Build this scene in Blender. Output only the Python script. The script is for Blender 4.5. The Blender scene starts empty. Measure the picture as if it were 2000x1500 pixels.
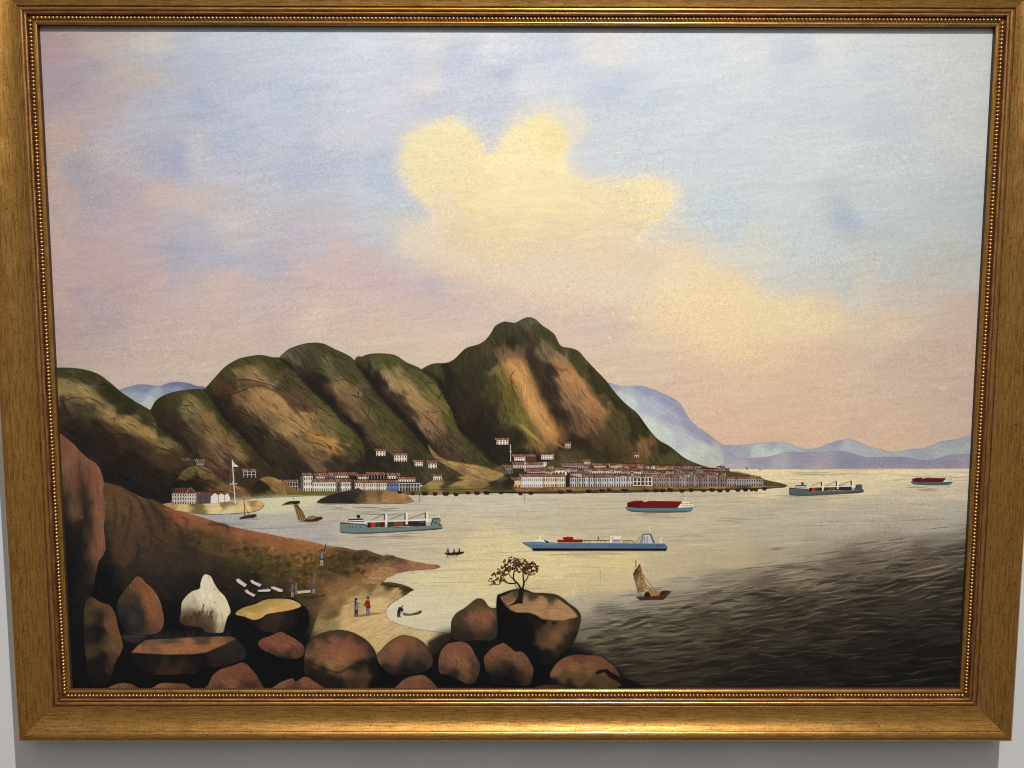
import bpy, bmesh, math, random
import numpy as np

# ------------------------------------------------------------------ camera, world, lamps, exposure
scene = bpy.context.scene
COL = scene.collection
FOCAL_PX, IMG_W, IMG_H = 1500.0, 2000.0, 1500.0
PITCH, YAW, ROLL = 0.08711337, 0.0031239, -0.00129599
LIP = 0.0065                      # the frame's inner lip stands this far in front of the canvas
SX0, SX1, SZ0, SZ1 = -0.59329469, 0.61174537, -0.50317688, 0.3644914     # sight edge of the frame
CAM = np.array([0.0, -1.0 - LIP, 0.0])                                   # canvas plane is y = 0
WALL_Y = 0.018


def cam_rot():
    p, y, r = PITCH, YAW, ROLL
    a = np.array([[math.cos(y), math.sin(y), 0], [-math.sin(y), math.cos(y), 0], [0, 0, 1]])
    b = np.array([[1, 0, 0], [0, math.cos(p), math.sin(p)], [0, -math.sin(p), math.cos(p)]])
    c = np.array([[math.cos(r), 0, math.sin(r)], [0, 1, 0], [-math.sin(r), 0, math.cos(r)]])
    return a @ b @ c


ROT = cam_rot()
from mathutils import Matrix, Vector
cam_data = bpy.data.cameras.new("camera")
cam = bpy.data.objects.new("camera", cam_data)
COL.objects.link(cam)
M4 = Matrix.Identity(4)
right, fwd, up = ROT[:, 0], ROT[:, 1], ROT[:, 2]
for i in range(3):
    M4[i][0], M4[i][1], M4[i][2], M4[i][3] = right[i], up[i], -fwd[i], CAM[i]
cam.matrix_world = M4
cam_data.sensor_width = 36.0
cam_data.lens = 36.0 * FOCAL_PX / IMG_W
cam_data.clip_start, cam_data.clip_end = 0.01, 100
scene.camera = cam

world = bpy.data.worlds.new("World")
scene.world = world
world.use_nodes = True
bg = world.node_tree.nodes["Background"]
bg.inputs[0].default_value = (1.0, 0.95, 0.91, 1)
bg.inputs[1].default_value = 0.21
wn, wl = world.node_tree.nodes, world.node_tree.links           # unseen gallery as a gradient, added for contrast on the frame: pale ceiling, dimmer floor
w_tc = wn.new("ShaderNodeTexCoord"); w_sep = wn.new("ShaderNodeSeparateXYZ"); w_mr = wn.new("ShaderNodeMapRange"); w_mix = wn.new("ShaderNodeMix")
w_mix.data_type = 'RGBA'
w_mr.inputs["From Min"].default_value, w_mr.inputs["From Max"].default_value = -0.8, 0.8
wl.new(w_tc.outputs["Generated"], w_sep.inputs[0]); wl.new(w_sep.outputs["Z"], w_mr.inputs["Value"]); wl.new(w_mr.outputs["Result"], w_mix.inputs["Factor"])
w_mix.inputs[6].default_value, w_mix.inputs[7].default_value = (0.52, 0.46, 0.41, 1), (1.25, 1.22, 1.18, 1)
wl.new(w_mix.outputs[2], bg.inputs[0])


def aim(o, target):
    d = Vector(target) - o.location
    o.rotation_euler = d.to_track_quat('-Z', 'Y').to_euler()


ld = bpy.data.lights.new("gallery_spotlight", 'SPOT')        # the ceiling spot that picks out the picture
ld.energy, ld.color = 306.0, (1.0, 0.975, 0.95)
ld.shadow_soft_size, ld.spot_size, ld.spot_blend = 0.014, math.radians(72), 1.0
spot = bpy.data.objects.new("gallery_spotlight", ld)
spot.location = (0.42, -1.32, 1.80)
COL.objects.link(spot)
aim(spot, (-0.30, 0, -1.5))

ld = bpy.data.lights.new("fill_panel", 'AREA')            # soft fill lamp added overhead, unseen, well behind the viewer
ld.energy, ld.color = 26.0, (1.0, 0.95, 0.9)
ld.shape, ld.size, ld.size_y = 'RECTANGLE', 3.0, 2.0
panel = bpy.data.objects.new("fill_panel", ld)
panel.location = (0.1, -2.8, 2.2)
COL.objects.link(panel)
aim(panel, (0.0, -1.6, -0.8))

scene.view_settings.view_transform = 'Standard'
scene.view_settings.look = 'None'
scene.view_settings.exposure = 0.0
scene.view_settings.gamma = 1.0
scene.cycles.pixel_filter_type = 'BLACKMAN_HARRIS'
scene.cycles.filter_width = 1.05

# ------------------------------------------------------------------ object helpers
def link(name, data=None, parent=None, label=None, cat=None, kind=None, group=None):
    o = bpy.data.objects.new(name, data)
    COL.objects.link(o)
    if parent is not None:
        o.parent = parent
    for k, v in (("label", label), ("category", cat), ("kind", kind), ("group", group)):
        if v:
            o[k] = v
    return o


def nodes_of(name):
    m = bpy.data.materials.new(name)
    m.use_nodes = True
    nt = m.node_tree
    return m, nt, nt.nodes, nt.links, nt.nodes["Principled BSDF"]


#PAINT-BEGIN
# ------------------------------------------------------------------ the painting: a small brush engine
# Shapes are laid out on the canvas and brushed into one colour sheet (flat paint on a flat canvas).
S = 1.3                                            # sheet texels per drawing unit
_q = np.array([[SX0 - 0.02, 0, SZ1 + 0.02], [SX1 + 0.02, 0, SZ0 - 0.02]])
CX0, CX1, CZ1, CZ0 = _q[0, 0], _q[1, 0], _q[0, 2], _q[1, 2]
TPM = 1500.0 * S                                   # texels per metre of canvas
RW, RH = int(round((CX1 - CX0) * TPM)), int(round((CZ1 - CZ0) * TPM))
_rng = np.random.default_rng(7)
TAB = _rng.random((256, 256)).astype(np.float32)


def to_canvas(pts):
    """drawing units -> metres on the canvas plane (x, z)"""
    p = np.asarray(pts, float)
    d = np.stack([(p[:, 0] - IMG_W / 2) / FOCAL_PX, np.ones(len(p)), (IMG_H / 2 - p[:, 1]) / FOCAL_PX], 1) @ ROT.T
    t = -CAM[1] / d[:, 1]
    return np.stack([CAM[0] + t * d[:, 0], CAM[2] + t * d[:, 2]], 1)


def R(pts):
    c = to_canvas(pts)
    return np.stack([(c[:, 0] - CX0) * TPM, (CZ1 - c[:, 1]) * TPM], 1)


def unR(xr, yr):
    """sheet texels -> drawing units (arrays)"""
    X = CX0 + xr / TPM - CAM[0]
    Z = CZ1 - yr / TPM - CAM[2]
    Y = -CAM[1]
    a = X * ROT[0, 0] + Y * ROT[1, 0] + Z * ROT[2, 0]
    b = X * ROT[0, 1] + Y * ROT[1, 1] + Z * ROT[2, 1]
    c = X * ROT[0, 2] + Y * ROT[1, 2] + Z * ROT[2, 2]
    return IMG_W / 2 + FOCAL_PX * a / b, IMG_H / 2 - FOCAL_PX * c / b


SHEET = np.zeros((RH, RW, 3), np.float32)


def vnoise(x, y, seed=0):
    xi = np.floor(x); yi = np.floor(y)
    fx = (x - xi).astype(np.float32); fy = (y - yi).astype(np.float32)
    xi = xi.astype(np.int32) + seed * 37; yi = yi.astype(np.int32) + seed * 91
    fx = fx * fx * (3 - 2 * fx); fy = fy * fy * (3 - 2 * fy)
    x0, x1, y0, y1 = xi & 255, (xi + 1) & 255, yi & 255, (yi + 1) & 255
    a = TAB[y0, x0]; b = TAB[y0, x1]; c = TAB[y1, x0]; d = TAB[y1, x1]
    return (a + (b - a) * fx) * (1 - fy) + (c + (d - c) * fx) * fy - 0.5


def fbm(x, y, seed=0, o=3):
    s = 0; a = 1.0
    for i in range(o):
        s = s + a * vnoise(x * 2 ** i, y * 2 ** i, seed + 5 * i)
        a *= 0.55
    return s


def curve(pts, closed=True, n=5):
    p = np.asarray(pts, float); N = len(p)
    out = []
    for i in range(N if closed else N - 1):
        if closed:
            a, b, c, d = p[i - 1], p[i], p[(i + 1) % N], p[(i + 2) % N]
        else:
            a, b, c, d = p[max(i - 1, 0)], p[i], p[i + 1], p[min(i + 2, N - 1)]
        for k in range(n):
            t = k / n
            out.append(0.5 * ((2 * b) + (c - a) * t + (2 * a - 5 * b + 4 * c - d) * t * t + (3 * b - a - 3 * c + d) * t ** 3))
    if not closed:
        out.append(p[-1])
    return np.array(out)


def cover(rp, pad=0, ss=4):
    """anti-aliased coverage of a polygon in sheet texels -> (y0, x0, array) or None"""
    rp = np.asarray(rp, float)
    x0 = max(int(math.floor(rp[:, 0].min())) - pad, 0); x1 = min(int(math.ceil(rp[:, 0].max())) + pad + 1, RW)
    y0 = max(int(math.floor(rp[:, 1].min())) - pad, 0); y1 = min(int(math.ceil(rp[:, 1].max())) + pad + 1, RH)
    if x1 <= x0 or y1 <= y0:
        return None
    h, w = y1 - y0, x1 - x0
    ys = y0 + (np.arange(h * ss) + 0.5) / ss
    ax, ay = rp[:, 0], rp[:, 1]
    bx, by = np.roll(ax, -1), np.roll(ay, -1)
    lo, hi = np.minimum(ay, by), np.maximum(ay, by)
    hit = (ys[:, None] >= lo) & (ys[:, None] < hi)
    den = np.where(by == ay, 1, by - ay)
    X = np.where(hit, ax + (ys[:, None] - ay) / den * (bx - ax), np.inf)
    X.sort(1)
    m = int(hit.sum(1).max())
    acc = np.zeros((h * ss, w), np.float32)
    ix = np.arange(x0, x1, dtype=np.float32)[None, :]
    for j in range(0, m - 1, 2):
        a = X[:, j:j + 1]; b = X[:, j + 1:j + 2]
        ok = np.isfinite(b)
        a = np.where(ok, a, 0).astype(np.float32); b = np.where(ok, b, 0).astype(np.float32)
        acc += np.clip(b - ix, 0, 1) - np.clip(a - ix, 0, 1)
    return y0, x0, acc.reshape(h, ss, w).mean(1)


def box1(a, r, axis):
    if r < 1:
        return a
    a = np.moveaxis(a, axis, 0)
    p = np.pad(a, [(r + 1, r)] + [(0, 0)] * (a.ndim - 1), mode='edge')
    c = np.cumsum(p, 0, dtype=np.float64)
    return np.moveaxis(((c[2 * r + 1:] - c[:-2 * r - 1]) / (2 * r + 1)).astype(np.float32), 0, axis)


def blur(a, r):
    r = int(round(r))
    for _ in range(2):
        a = box1(box1(a, r, 0), r, 1)
    return a


def put(y0, x0, al, col):
    v = SHEET[y0:y0 + al.shape[0], x0:x0 + al.shape[1]]
    v += (np.asarray(col, np.float32) - v) * al[..., None]


def fill(poly, col, a=1.0, feather=0.0, smooth=False, rough=0.0, seed=0):
    """flat coat of one colour; feather in drawing units, rough = ragged dry edge"""
    p = curve(poly) if smooth else np.asarray(poly, float)
    f = feather * S
    c = cover(R(p), pad=int(2.5 * f) + 1)
    if c is None:
        return
    y0, x0, al = c
    if f >= 1:
        al = blur(al, f)
    if rough:
        yy, xx = np.mgrid[y0:y0 + al.shape[0], x0:x0 + al.shape[1]]
        n = fbm(xx / (3.0 * S), yy / (2.2 * S), seed + 3, 3)
        al = np.clip(al + (n * rough) * 4 * al * (1 - al) * 1.6 - 0.1 * rough * (n < 0), 0, 1)
    put(y0, x0, al * a, col)


TONE = [1.0, 1.0]          # palette strength and chroma; strength also offsets the spotlight's falloff in the colour


def paint(poly, pts, seed=0, warp=(14, 40), ang=0.0, stretch=2.0, streak=(0.16, 26, 2.2), feather=0.0, smooth=True, power=2.4, soft=6.0, a=1.0, aspect=1.0, sigma=None):
    """blended coat: colours given at points, mixed between them with brush-like warping along `ang`"""
    p = curve(poly) if smooth else np.asarray(poly, float)
    f = feather * S
    c = cover(R(p), pad=int(2.5 * f) + 1)
    if c is None:
        return
    y0, x0, al = c
    if f >= 1:
        al = blur(al, f)
    h, w = al.shape
    st = 2
    gy, gx = np.mgrid[0:h + st:st, 0:w + st:st]
    px, py = unR(x0 + gx.astype(np.float32), y0 + gy.astype(np.float32))
    ca, sa = math.cos(ang), math.sin(ang)
    u = (px * ca + py * sa) / stretch; v = -px * sa + py * ca
    sc = warp[1]
    wx = fbm(u / sc, v / sc, seed + 1) * warp[0] * 2
    wy = fbm(u / sc + 31.7, v / sc + 11.3, seed + 2) * warp[0] * 2
    qx = px + wx * ca * stretch - wy * sa
    qy = py + wx * sa * stretch + wy * ca
    P = np.array(pts, np.float32)
    lum = P[:, 2:5] @ np.array([.3, .59, .11], np.float32)
    P[:, 2:5] = TONE[0] * (lum[:, None] + TONE[1] * (P[:, 2:5] - lum[:, None]))
    num = np.zeros(px.shape + (3,), np.float32); den = np.zeros(px.shape, np.float32)
    for r in P:
        d2 = ((qx - r[0]) / aspect) ** 2 + (qy - r[1]) ** 2 + soft * soft
        wgt = (1e4 / d2) ** power if sigma is None else np.exp(-d2 / (2 * sigma * sigma)) + 1e-5 / d2
        num += wgt[..., None].astype(np.float32) * r[2:5]; den += wgt.astype(np.float32)
    g = num / den[..., None]
    # bilinear x2
    G = np.empty((g.shape[0] * 2 - 1, g.shape[1] * 2 - 1, 3), np.float32)
    G[::2, ::2] = g
    G[1::2, ::2] = (g[1:] + g[:-1]) / 2
    G[:, 1::2] = (G[:, :-2:2] + G[:, 2::2]) / 2
    G = G[:h, :w]
    if streak[0]:
        yy, xx = np.mgrid[y0:y0 + h, x0:x0 + w].astype(np.float32)
        bend = 6 * S * vnoise(xx / (60 * S), yy / (60 * S), seed + 9)
        u = (xx * ca + yy * sa) / (streak[1] * S); v = (-xx * sa + yy * ca + bend) / (streak[2] * S)
        n = vnoise(u, v, seed + 4) + 0.8 * vnoise(u * 0.5, v * 0.37, seed + 6) + 0.5 * vnoise(u * 3, v * 1.4, seed + 8)
        G = G * (1 + streak[0] * n)[..., None]
    v = SHEET[y0:y0 + h, x0:x0 + w]
    v += (G - v) * (al * a)[..., None]


def ribbon(pts, w0, w1=None, smooth=True):
    p = curve(pts, False, 6) if smooth and len(pts) > 2 else np.asarray(pts, float)
    w1 = w0 if w1 is None else w1
    t = np.gradient(p, axis=0) if len(p) > 2 else np.repeat((p[1] - p[0])[None], 2, 0)
    t /= np.maximum(np.linalg.norm(t, axis=1, keepdims=True), 1e-6)
    n = np.stack([-t[:, 1], t[:, 0]], 1)
    if w1 == 'lens':
        s = np.linspace(0, math.pi, len(p)); w = (w0 * (0.08 + np.sin(s)))[:, None] / 2
    else:
        w = np.linspace(w0, w1, len(p))[:, None] / 2
    return np.concatenate([p + n * w, (p - n * w)[::-1]])


def line(pts, w, col, a=1.0, w1=None, smooth=False, feather=0):
    fill(ribbon(pts, w, w1, smooth), col, a, feather)


def inside(poly, x, y):
    p = np.asarray(poly); c = False; j = len(p) - 1
    for i in range(len(p)):
        if (p[i, 1] > y) != (p[j, 1] > y) and x < (p[j, 0] - p[i, 0]) * (y - p[i, 1]) / (p[j, 1] - p[i, 1]) + p[i, 0]:
            c = not c
        j = i
    return c


def hatch(poly, n, direction, ln=(10, 30), wd=(1.2, 3), gain=(0.65, 1.35), a=0.5, seed=1, bend=0.25, tint=None):
    """many short dry strokes that drag the local colour, lighter or darker, along a direction"""
    rng = random.Random(seed)
    p = curve(poly)
    bx0, by0 = p.min(0); bx1, by1 = p.max(0)
    k = 0
    for _ in range(n * 4):
        if k >= n:
            break
        x = rng.uniform(bx0, bx1); y = rng.uniform(by0, by1)
        if not inside(p, x, y):
            continue
        k += 1
        th = (direction(x, y) if callable(direction) else direction) + rng.uniform(-.14, .14)
        L = rng.uniform(*ln); b = rng.uniform(-bend, bend)
        x2, y2 = x + L * math.cos(th), y + L * math.sin(th)
        if not inside(p, x2, y2):
            x2, y2 = x + L * .4 * math.cos(th), y + L * .4 * math.sin(th)
            if not inside(p, x2, y2):
                continue
        mx, my = (x + x2) / 2 - b * L * math.sin(th) * .5, (y + y2) / 2 + b * L * math.cos(th) * .5
        r = R([(mx, my)])[0]
        ix, iy = min(max(int(r[0]), 0), RW - 1), min(max(int(r[1]), 0), RH - 1)
        col = SHEET[iy, ix] * rng.uniform(*gain)
        if tint is not None and rng.random() < 0.5:
            col = col * 0.55 + np.asarray(rng.choice(tint), np.float32) * 0.45
        rp = R(ribbon([(x, y), (mx, my), (x2, y2)], rng.uniform(*wd), 'lens'))
        c = cover(rp, pad=2)
        if c is not None:
            put(c[0], c[1], (blur(c[2], 1) if rng.random() < .3 else c[2]) * a * rng.uniform(.5, 1.0), np.clip(col, 0, 255))


def speckle(poly, n, col, rad=(0.5, 1.1), a=0.8, seed=3):
    rng = random.Random(seed); p = np.asarray(poly, float)
    bx0, by0 = p.min(0); bx1, by1 = p.max(0)
    for _ in range(n):
        x = rng.uniform(bx0, bx1); y = rng.uniform(by0, by1)
        if inside(p, x, y):
            r = rng.uniform(*rad)
            fill([(x + r * math.cos(k), y + r * .8 * math.sin(k)) for k in np.linspace(0, 6.28, 7)[:-1]], col, a * rng.uniform(.4, 1))


PARTS = []        # (name, outline in drawing units, layer, label, key, parent key)


def part(name, poly, layer, label=None, smooth=False, key=None, parent=None, n=3):
    p = curve(poly, True, n) if smooth else np.asarray(poly, float)
    PARTS.append((name, p, layer, label, key, parent))


def bx(x0, y0, x1, y1):
    return [(x0, y0), (x1, y0), (x1, y1), (x0, y1)]
# ------------------------------------------------------------------ sky
FULL = bx(20, 0, 1990, 1420)
SKY = bx(20, 0, 1990, 935)
TONE[:] = [.985, 1.0]
paint(SKY, [(120, 640, 189, 169, 166), (120, 705, 195, 175, 164), (840, 90, 209, 211, 212), (830, 165, 212, 207, 205), (800, 130, 189, 196, 211), (895, 120, 184, 191, 207), (850, 196, 181, 187, 204), (960, 90, 207, 211, 216), (990, 150, 181, 188, 203), (1080, 110, 190, 197, 211), (1040, 165, 200, 204, 209), (975, 210, 187, 194, 207), (900, 190, 190, 196, 207), (1180, 170, 183, 191, 205), (1180, 90, 210, 208, 208), (1260, 100, 200, 206, 211), (1350, 90, 200, 207, 214), (1250, 200, 190, 199, 208), (1200, 260, 194, 201, 205), (1450, 100, 206, 210, 213), (1550, 110, 197, 204, 212), (1640, 80, 214, 215, 214), (1560, 200, 196, 204, 211), (1700, 130, 203, 210, 215), (1800, 90, 211, 215, 216), (1890, 90, 213, 216, 215), (1700, 245, 197, 203, 211), (1890, 250, 207, 211, 209), (1380, 220, 195, 203, 210), (1340, 290, 195, 203, 209), (1450, 320, 194, 203, 208), (1600, 300, 202, 209, 211), (1780, 330, 198, 204, 207), (1890, 400, 190, 197, 199), (1820, 420, 189, 198, 201), (1700, 400, 192, 201, 204), (1660, 432, 171, 182, 192), (1420, 420, 187, 198, 204), (1540, 400, 196, 204, 206), (1560, 480, 192, 202, 204), (1640, 500, 193, 200, 201), (1750, 500, 188, 195, 195), (1860, 520, 191, 193, 187), (1450, 500, 203, 203, 192), (1530, 555, 196, 200, 196), (1640, 560, 192, 196, 192), (1780, 570, 198, 191, 180), (1860, 600, 203, 182, 166), (800, 480, 200, 193, 185), (180, 620, 186, 169, 173), (300, 640, 203, 183, 173), (420, 640, 207, 186, 174), (250, 710, 203, 183, 170), (330, 710, 205, 187, 174), (540, 640, 201, 182, 175), (480, 670, 205, 186, 172), (640, 620, 213, 194, 176), (720, 600, 206, 184, 175), (760, 650, 210, 190, 172), (700, 670, 205, 186, 170), (860, 550, 186, 169, 180), (920, 565, 198, 179, 176), (840, 610, 204, 184, 174), (870, 680, 212, 192, 171), (780, 700, 209, 188, 169), (940, 620, 208, 189, 173), (900, 520, 214, 194, 173), (1040, 545, 207, 188, 176), (1110, 530, 203, 186, 178), (1000, 600, 204, 183, 174), (1100, 610, 209, 187, 170), (1160, 640, 204, 184, 174), (1200, 570, 213, 194, 172), (1240, 690, 212, 190, 168), (1160, 700, 214, 190, 168), (1280, 620, 223, 201, 166), (1340, 560, 232, 210, 172), (1450, 570, 228, 207, 168), (1400, 640, 229, 203, 165), (1530, 620, 223, 201, 166), (1620, 630, 218, 198, 168), (1740, 630, 216, 196, 169), (1700, 560, 204, 197, 181), (1340, 720, 217, 190, 162), (1480, 700, 219, 192, 160), (1600, 700, 214, 187, 163), (1760, 700, 204, 181, 163), (1860, 700, 204, 179, 163), (1840, 760, 204, 180, 163), (1560, 770, 214, 186, 161), (1430, 800, 215, 186, 161), (1500, 845, 217, 184, 157), (1400, 850, 217, 184, 159), (1590, 860, 217, 186, 159), (1700, 820, 211, 184, 161), (1750, 870, 217, 186, 159), (1850, 830, 208, 184, 164), (1300, 760, 212, 188, 166), (200, 750, 204, 187, 174), (300, 760, 204, 187, 174), (380, 720, 207, 189, 172), (105, 85, 190, 166, 170), (197, 85, 200, 185, 180), (305, 85, 210, 205, 194), (313, 124, 181, 188, 204), (382, 116, 185, 192, 210), (174, 131, 178, 170, 179), (259, 147, 198, 186, 180), (136, 170, 180, 164, 176), (213, 208, 192, 178, 182), (267, 216, 191, 192, 203), (313, 239, 185, 192, 207), (313, 300, 169, 173, 196), (328, 323, 173, 176, 197), (282, 308, 189, 185, 190), (228, 308, 195, 188, 190), (159, 339, 173, 170, 182), (105, 270, 200, 178, 168), (105, 362, 204, 177, 165), (174, 400, 179, 171, 181), (228, 377, 188, 176, 184), (305, 385, 208, 188, 178), (390, 381, 204, 190, 184), (366, 300, 200, 200, 204), (420, 339, 192, 196, 207), (443, 285, 179, 188, 207), (397, 208, 174, 183, 204), (490, 216, 189, 196, 212), (559, 193, 185, 194, 212), (551, 277, 189, 196, 210), (590, 339, 178, 185, 203), (628, 316, 182, 187, 204), (674, 270, 198, 202, 211), (536, 385, 190, 192, 199), (459, 439, 200, 194, 194), (367, 439, 184, 184, 195), (343, 493, 176, 176, 194), (428, 516, 178, 178, 194), (520, 508, 179, 178, 191), (597, 470, 187, 181, 191), (651, 439, 192, 188, 194), (720, 477, 184, 189, 202), (697, 385, 190, 196, 207), (743, 347, 180, 190, 207), (782, 408, 182, 192, 205), (751, 447, 193, 196, 199), (790, 439, 200, 200, 196), (751, 547, 198, 178, 179), (690, 500, 206, 180, 175), (597, 539, 206, 182, 175), (443, 562, 208, 186, 177), (290, 562, 202, 178, 175), (174, 470, 196, 174, 176), (251, 439, 196, 176, 180), (213, 531, 200, 174, 173), (151, 577, 185, 169, 177), (105, 470, 206, 180, 167), (659, 131, 197, 202, 216), (720, 177, 198, 202, 214), (736, 85, 203, 212, 222), (536, 93, 193, 202, 214), (443, 85, 193, 202, 212), (105, 570, 204, 178, 167)],
    seed=11, warp=(13, 60), ang=-0.12, stretch=1.7, streak=(0.03, 42, 4.0), smooth=False, power=1.7, soft=22, aspect=1.25)
# cloud: a pale veil first, then the yellow body
VEIL = [(775, 285), (795, 250), (840, 230), (885, 224), (930, 240), (948, 268), (962, 286), (985, 240), (1010, 214), (1060, 198), (1110, 205), (1150, 232), (1140, 270), (1120, 300), (1150, 340), (1200, 350), (1260, 338), (1320, 352),
        (1335, 390), (1310, 440), (1270, 470), (1280, 500), (1330, 520), (1360, 560), (1200, 590), (1100, 570), (1000, 560), (900, 520), (820, 500), (770, 470), (830, 440), (860, 400), (800, 380), (770, 330)]
fill([(760, 470), (800, 430), (880, 400), (1000, 420), (1200, 450), (1330, 480), (1420, 540), (1300, 620), (1100, 600), (960, 560), (850, 530)], (220, 200, 168), 0.5, 34, True)
fill(VEIL, (218, 208, 184), 0.6, 11, True)
CLOUD = [(786, 296), (805, 262), (850, 240), (890, 236), (925, 258), (940, 285), (960, 296), (985, 268), (1012, 240), (1060, 224), (1095, 238), (1108, 262), (1110, 292), (1104, 318), (1135, 350), (1190, 362), (1240, 350),
         (1296, 356), (1318, 385), (1300, 425), (1262, 452), (1240, 480), (1290, 505), (1280, 535), (1200, 530), (1120, 500), (1050, 505), (980, 515), (920, 505), (870, 478), (850, 440), (830, 400), (800, 370), (788, 335)]
TONE[:] = [1, .95]  # cloud colours below are darkened a little against the strong spotlight here
paint(CLOUD, [(850, 280, 227, 213, 167), (900, 300, 225, 209, 162), (830, 330, 225, 209, 164), (1040, 270, 231, 216, 164), (1090, 260, 227, 209, 154), (1000, 340, 233, 216, 166), (920, 380, 229, 211, 160), (1060, 400, 229, 211, 160), (960, 450, 220, 201, 158), (1150, 420, 222, 203, 160), (1200, 450, 214, 197, 160), (1270, 385, 225, 209, 162), (1240, 420, 218, 201, 158), (1080, 470, 214, 197, 160), (900, 470, 212, 196, 162), (1260, 515, 210, 197, 162), (1120, 330, 229, 214, 169)],
      seed=15, warp=(14, 40), stretch=1.4, streak=(0.03, 30, 4), feather=4.5, power=1.8, soft=20, a=0.92)
fill([(830, 455), (950, 480), (1100, 470), (1230, 462), (1300, 520), (1260, 590), (1080, 600), (900, 570), (830, 510)], (216, 196, 174), .55, 24, True)
fill([(840, 390), (880, 380), (900, 410), (870, 440), (845, 430)], (216, 204, 186), 0.5, 12, True)
fill([(1140, 375), (1180, 380), (1190, 400), (1150, 410), (1125, 395)], (222, 206, 170), 0.5, 9, True)
fill([(1290, 520), (1400, 530), (1520, 570), (1640, 610), (1620, 650), (1480, 650), (1340, 600)], (224, 204, 166), 0.45, 24, True)
fill([(1245, 360), (1310, 358), (1325, 385), (1285, 392), (1250, 380)], (232, 210, 168), 0.55, 8, True)
# dry brush along the rim of the cloud
_cb = random.Random(31)
_co = curve(CLOUD, True, 8)
for i in range(230):
    x, y = _co[_cb.randrange(len(_co))]
    if y > 470: continue
    x += _cb.gauss(0, 5); y += _cb.gauss(0, 5); L = _cb.uniform(8, 34)
    into = inside(CLOUD, x, y)
    c = (236, 217, 168) if (_cb.random() < (.62 if into else .42)) else (196, 206, 216)
    th = _cb.gauss(-.1, .35)
    fill(ribbon([(x - L / 2, y), (x, y + _cb.uniform(-2, 2)), (x + L / 2, y + L * math.tan(th) * .5)], _cb.uniform(2, 6), 'lens'), c, _cb.uniform(.2, .55), .8)
for i in range(70):
    x, y = _cb.uniform(1090, 1330), _cb.uniform(345, 480); L = _cb.uniform(15, 50)
    fill(ribbon([(x, y), (x + L * .5, y + _cb.uniform(-2, 2)), (x + L, y + _cb.uniform(-3, 2))], _cb.uniform(3, 8), 'lens'), _cb.choice([(234, 216, 172), (206, 208, 204), (226, 212, 176)]), _cb.uniform(.15, .4), 1.5)
fill([(1280, 560), (1420, 560), (1560, 590), (1640, 630), (1560, 690), (1400, 700), (1300, 660)], (232, 211, 164), .38, 22, True)
# brushed streaks in the sky
_rs = random.Random(5)
for k in range(420):
    x, y = _rs.uniform(70, 1930), _rs.uniform(60, 880)
    L, th = _rs.uniform(40, 130), _rs.gauss(-0.1, 0.16)
    r = R([(x + L / 2, y)])[0]
    c = SHEET[min(max(int(r[1]), 0), RH - 1), min(max(int(r[0]), 0), RW - 1)]
    g = _rs.uniform(0.94, 1.06); tint = np.array([1 + _rs.uniform(-.02, .02), 1, 1 + _rs.uniform(-.03, .03)])
    fill(ribbon([(x, y), (x + L * .5, y + L * .5 * math.tan(th) + _rs.uniform(-4, 4)), (x + L, y + L * math.tan(th))], _rs.uniform(4, 13), 'lens'), np.clip(c * g * tint, 0, 250), _rs.uniform(.18, .5), 2.2)
for (x, y, w, h) in ((900, 118, 40, 16), (840, 196, 46, 5), (985, 150, 16, 22), (1085, 108, 50, 12), (1170, 178, 44, 16), (310, 300, 60, 26), (322, 330, 40, 16), (1545, 105, 36, 20), (1705, 135, 30, 10), (1715, 248, 60, 7), (1655, 432, 34, 14), (860, 556, 70, 9), (300, 190, 36, 30)):
    fill([(x + w * math.cos(t) * (1 + .25 * math.sin(3 * t)), y + h * math.sin(t) - .25 * w * math.cos(t) * .3) for t in np.linspace(0, 6.28, 14)[:-1]], (160, 172, 200), 0.2, 8, True)

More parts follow.
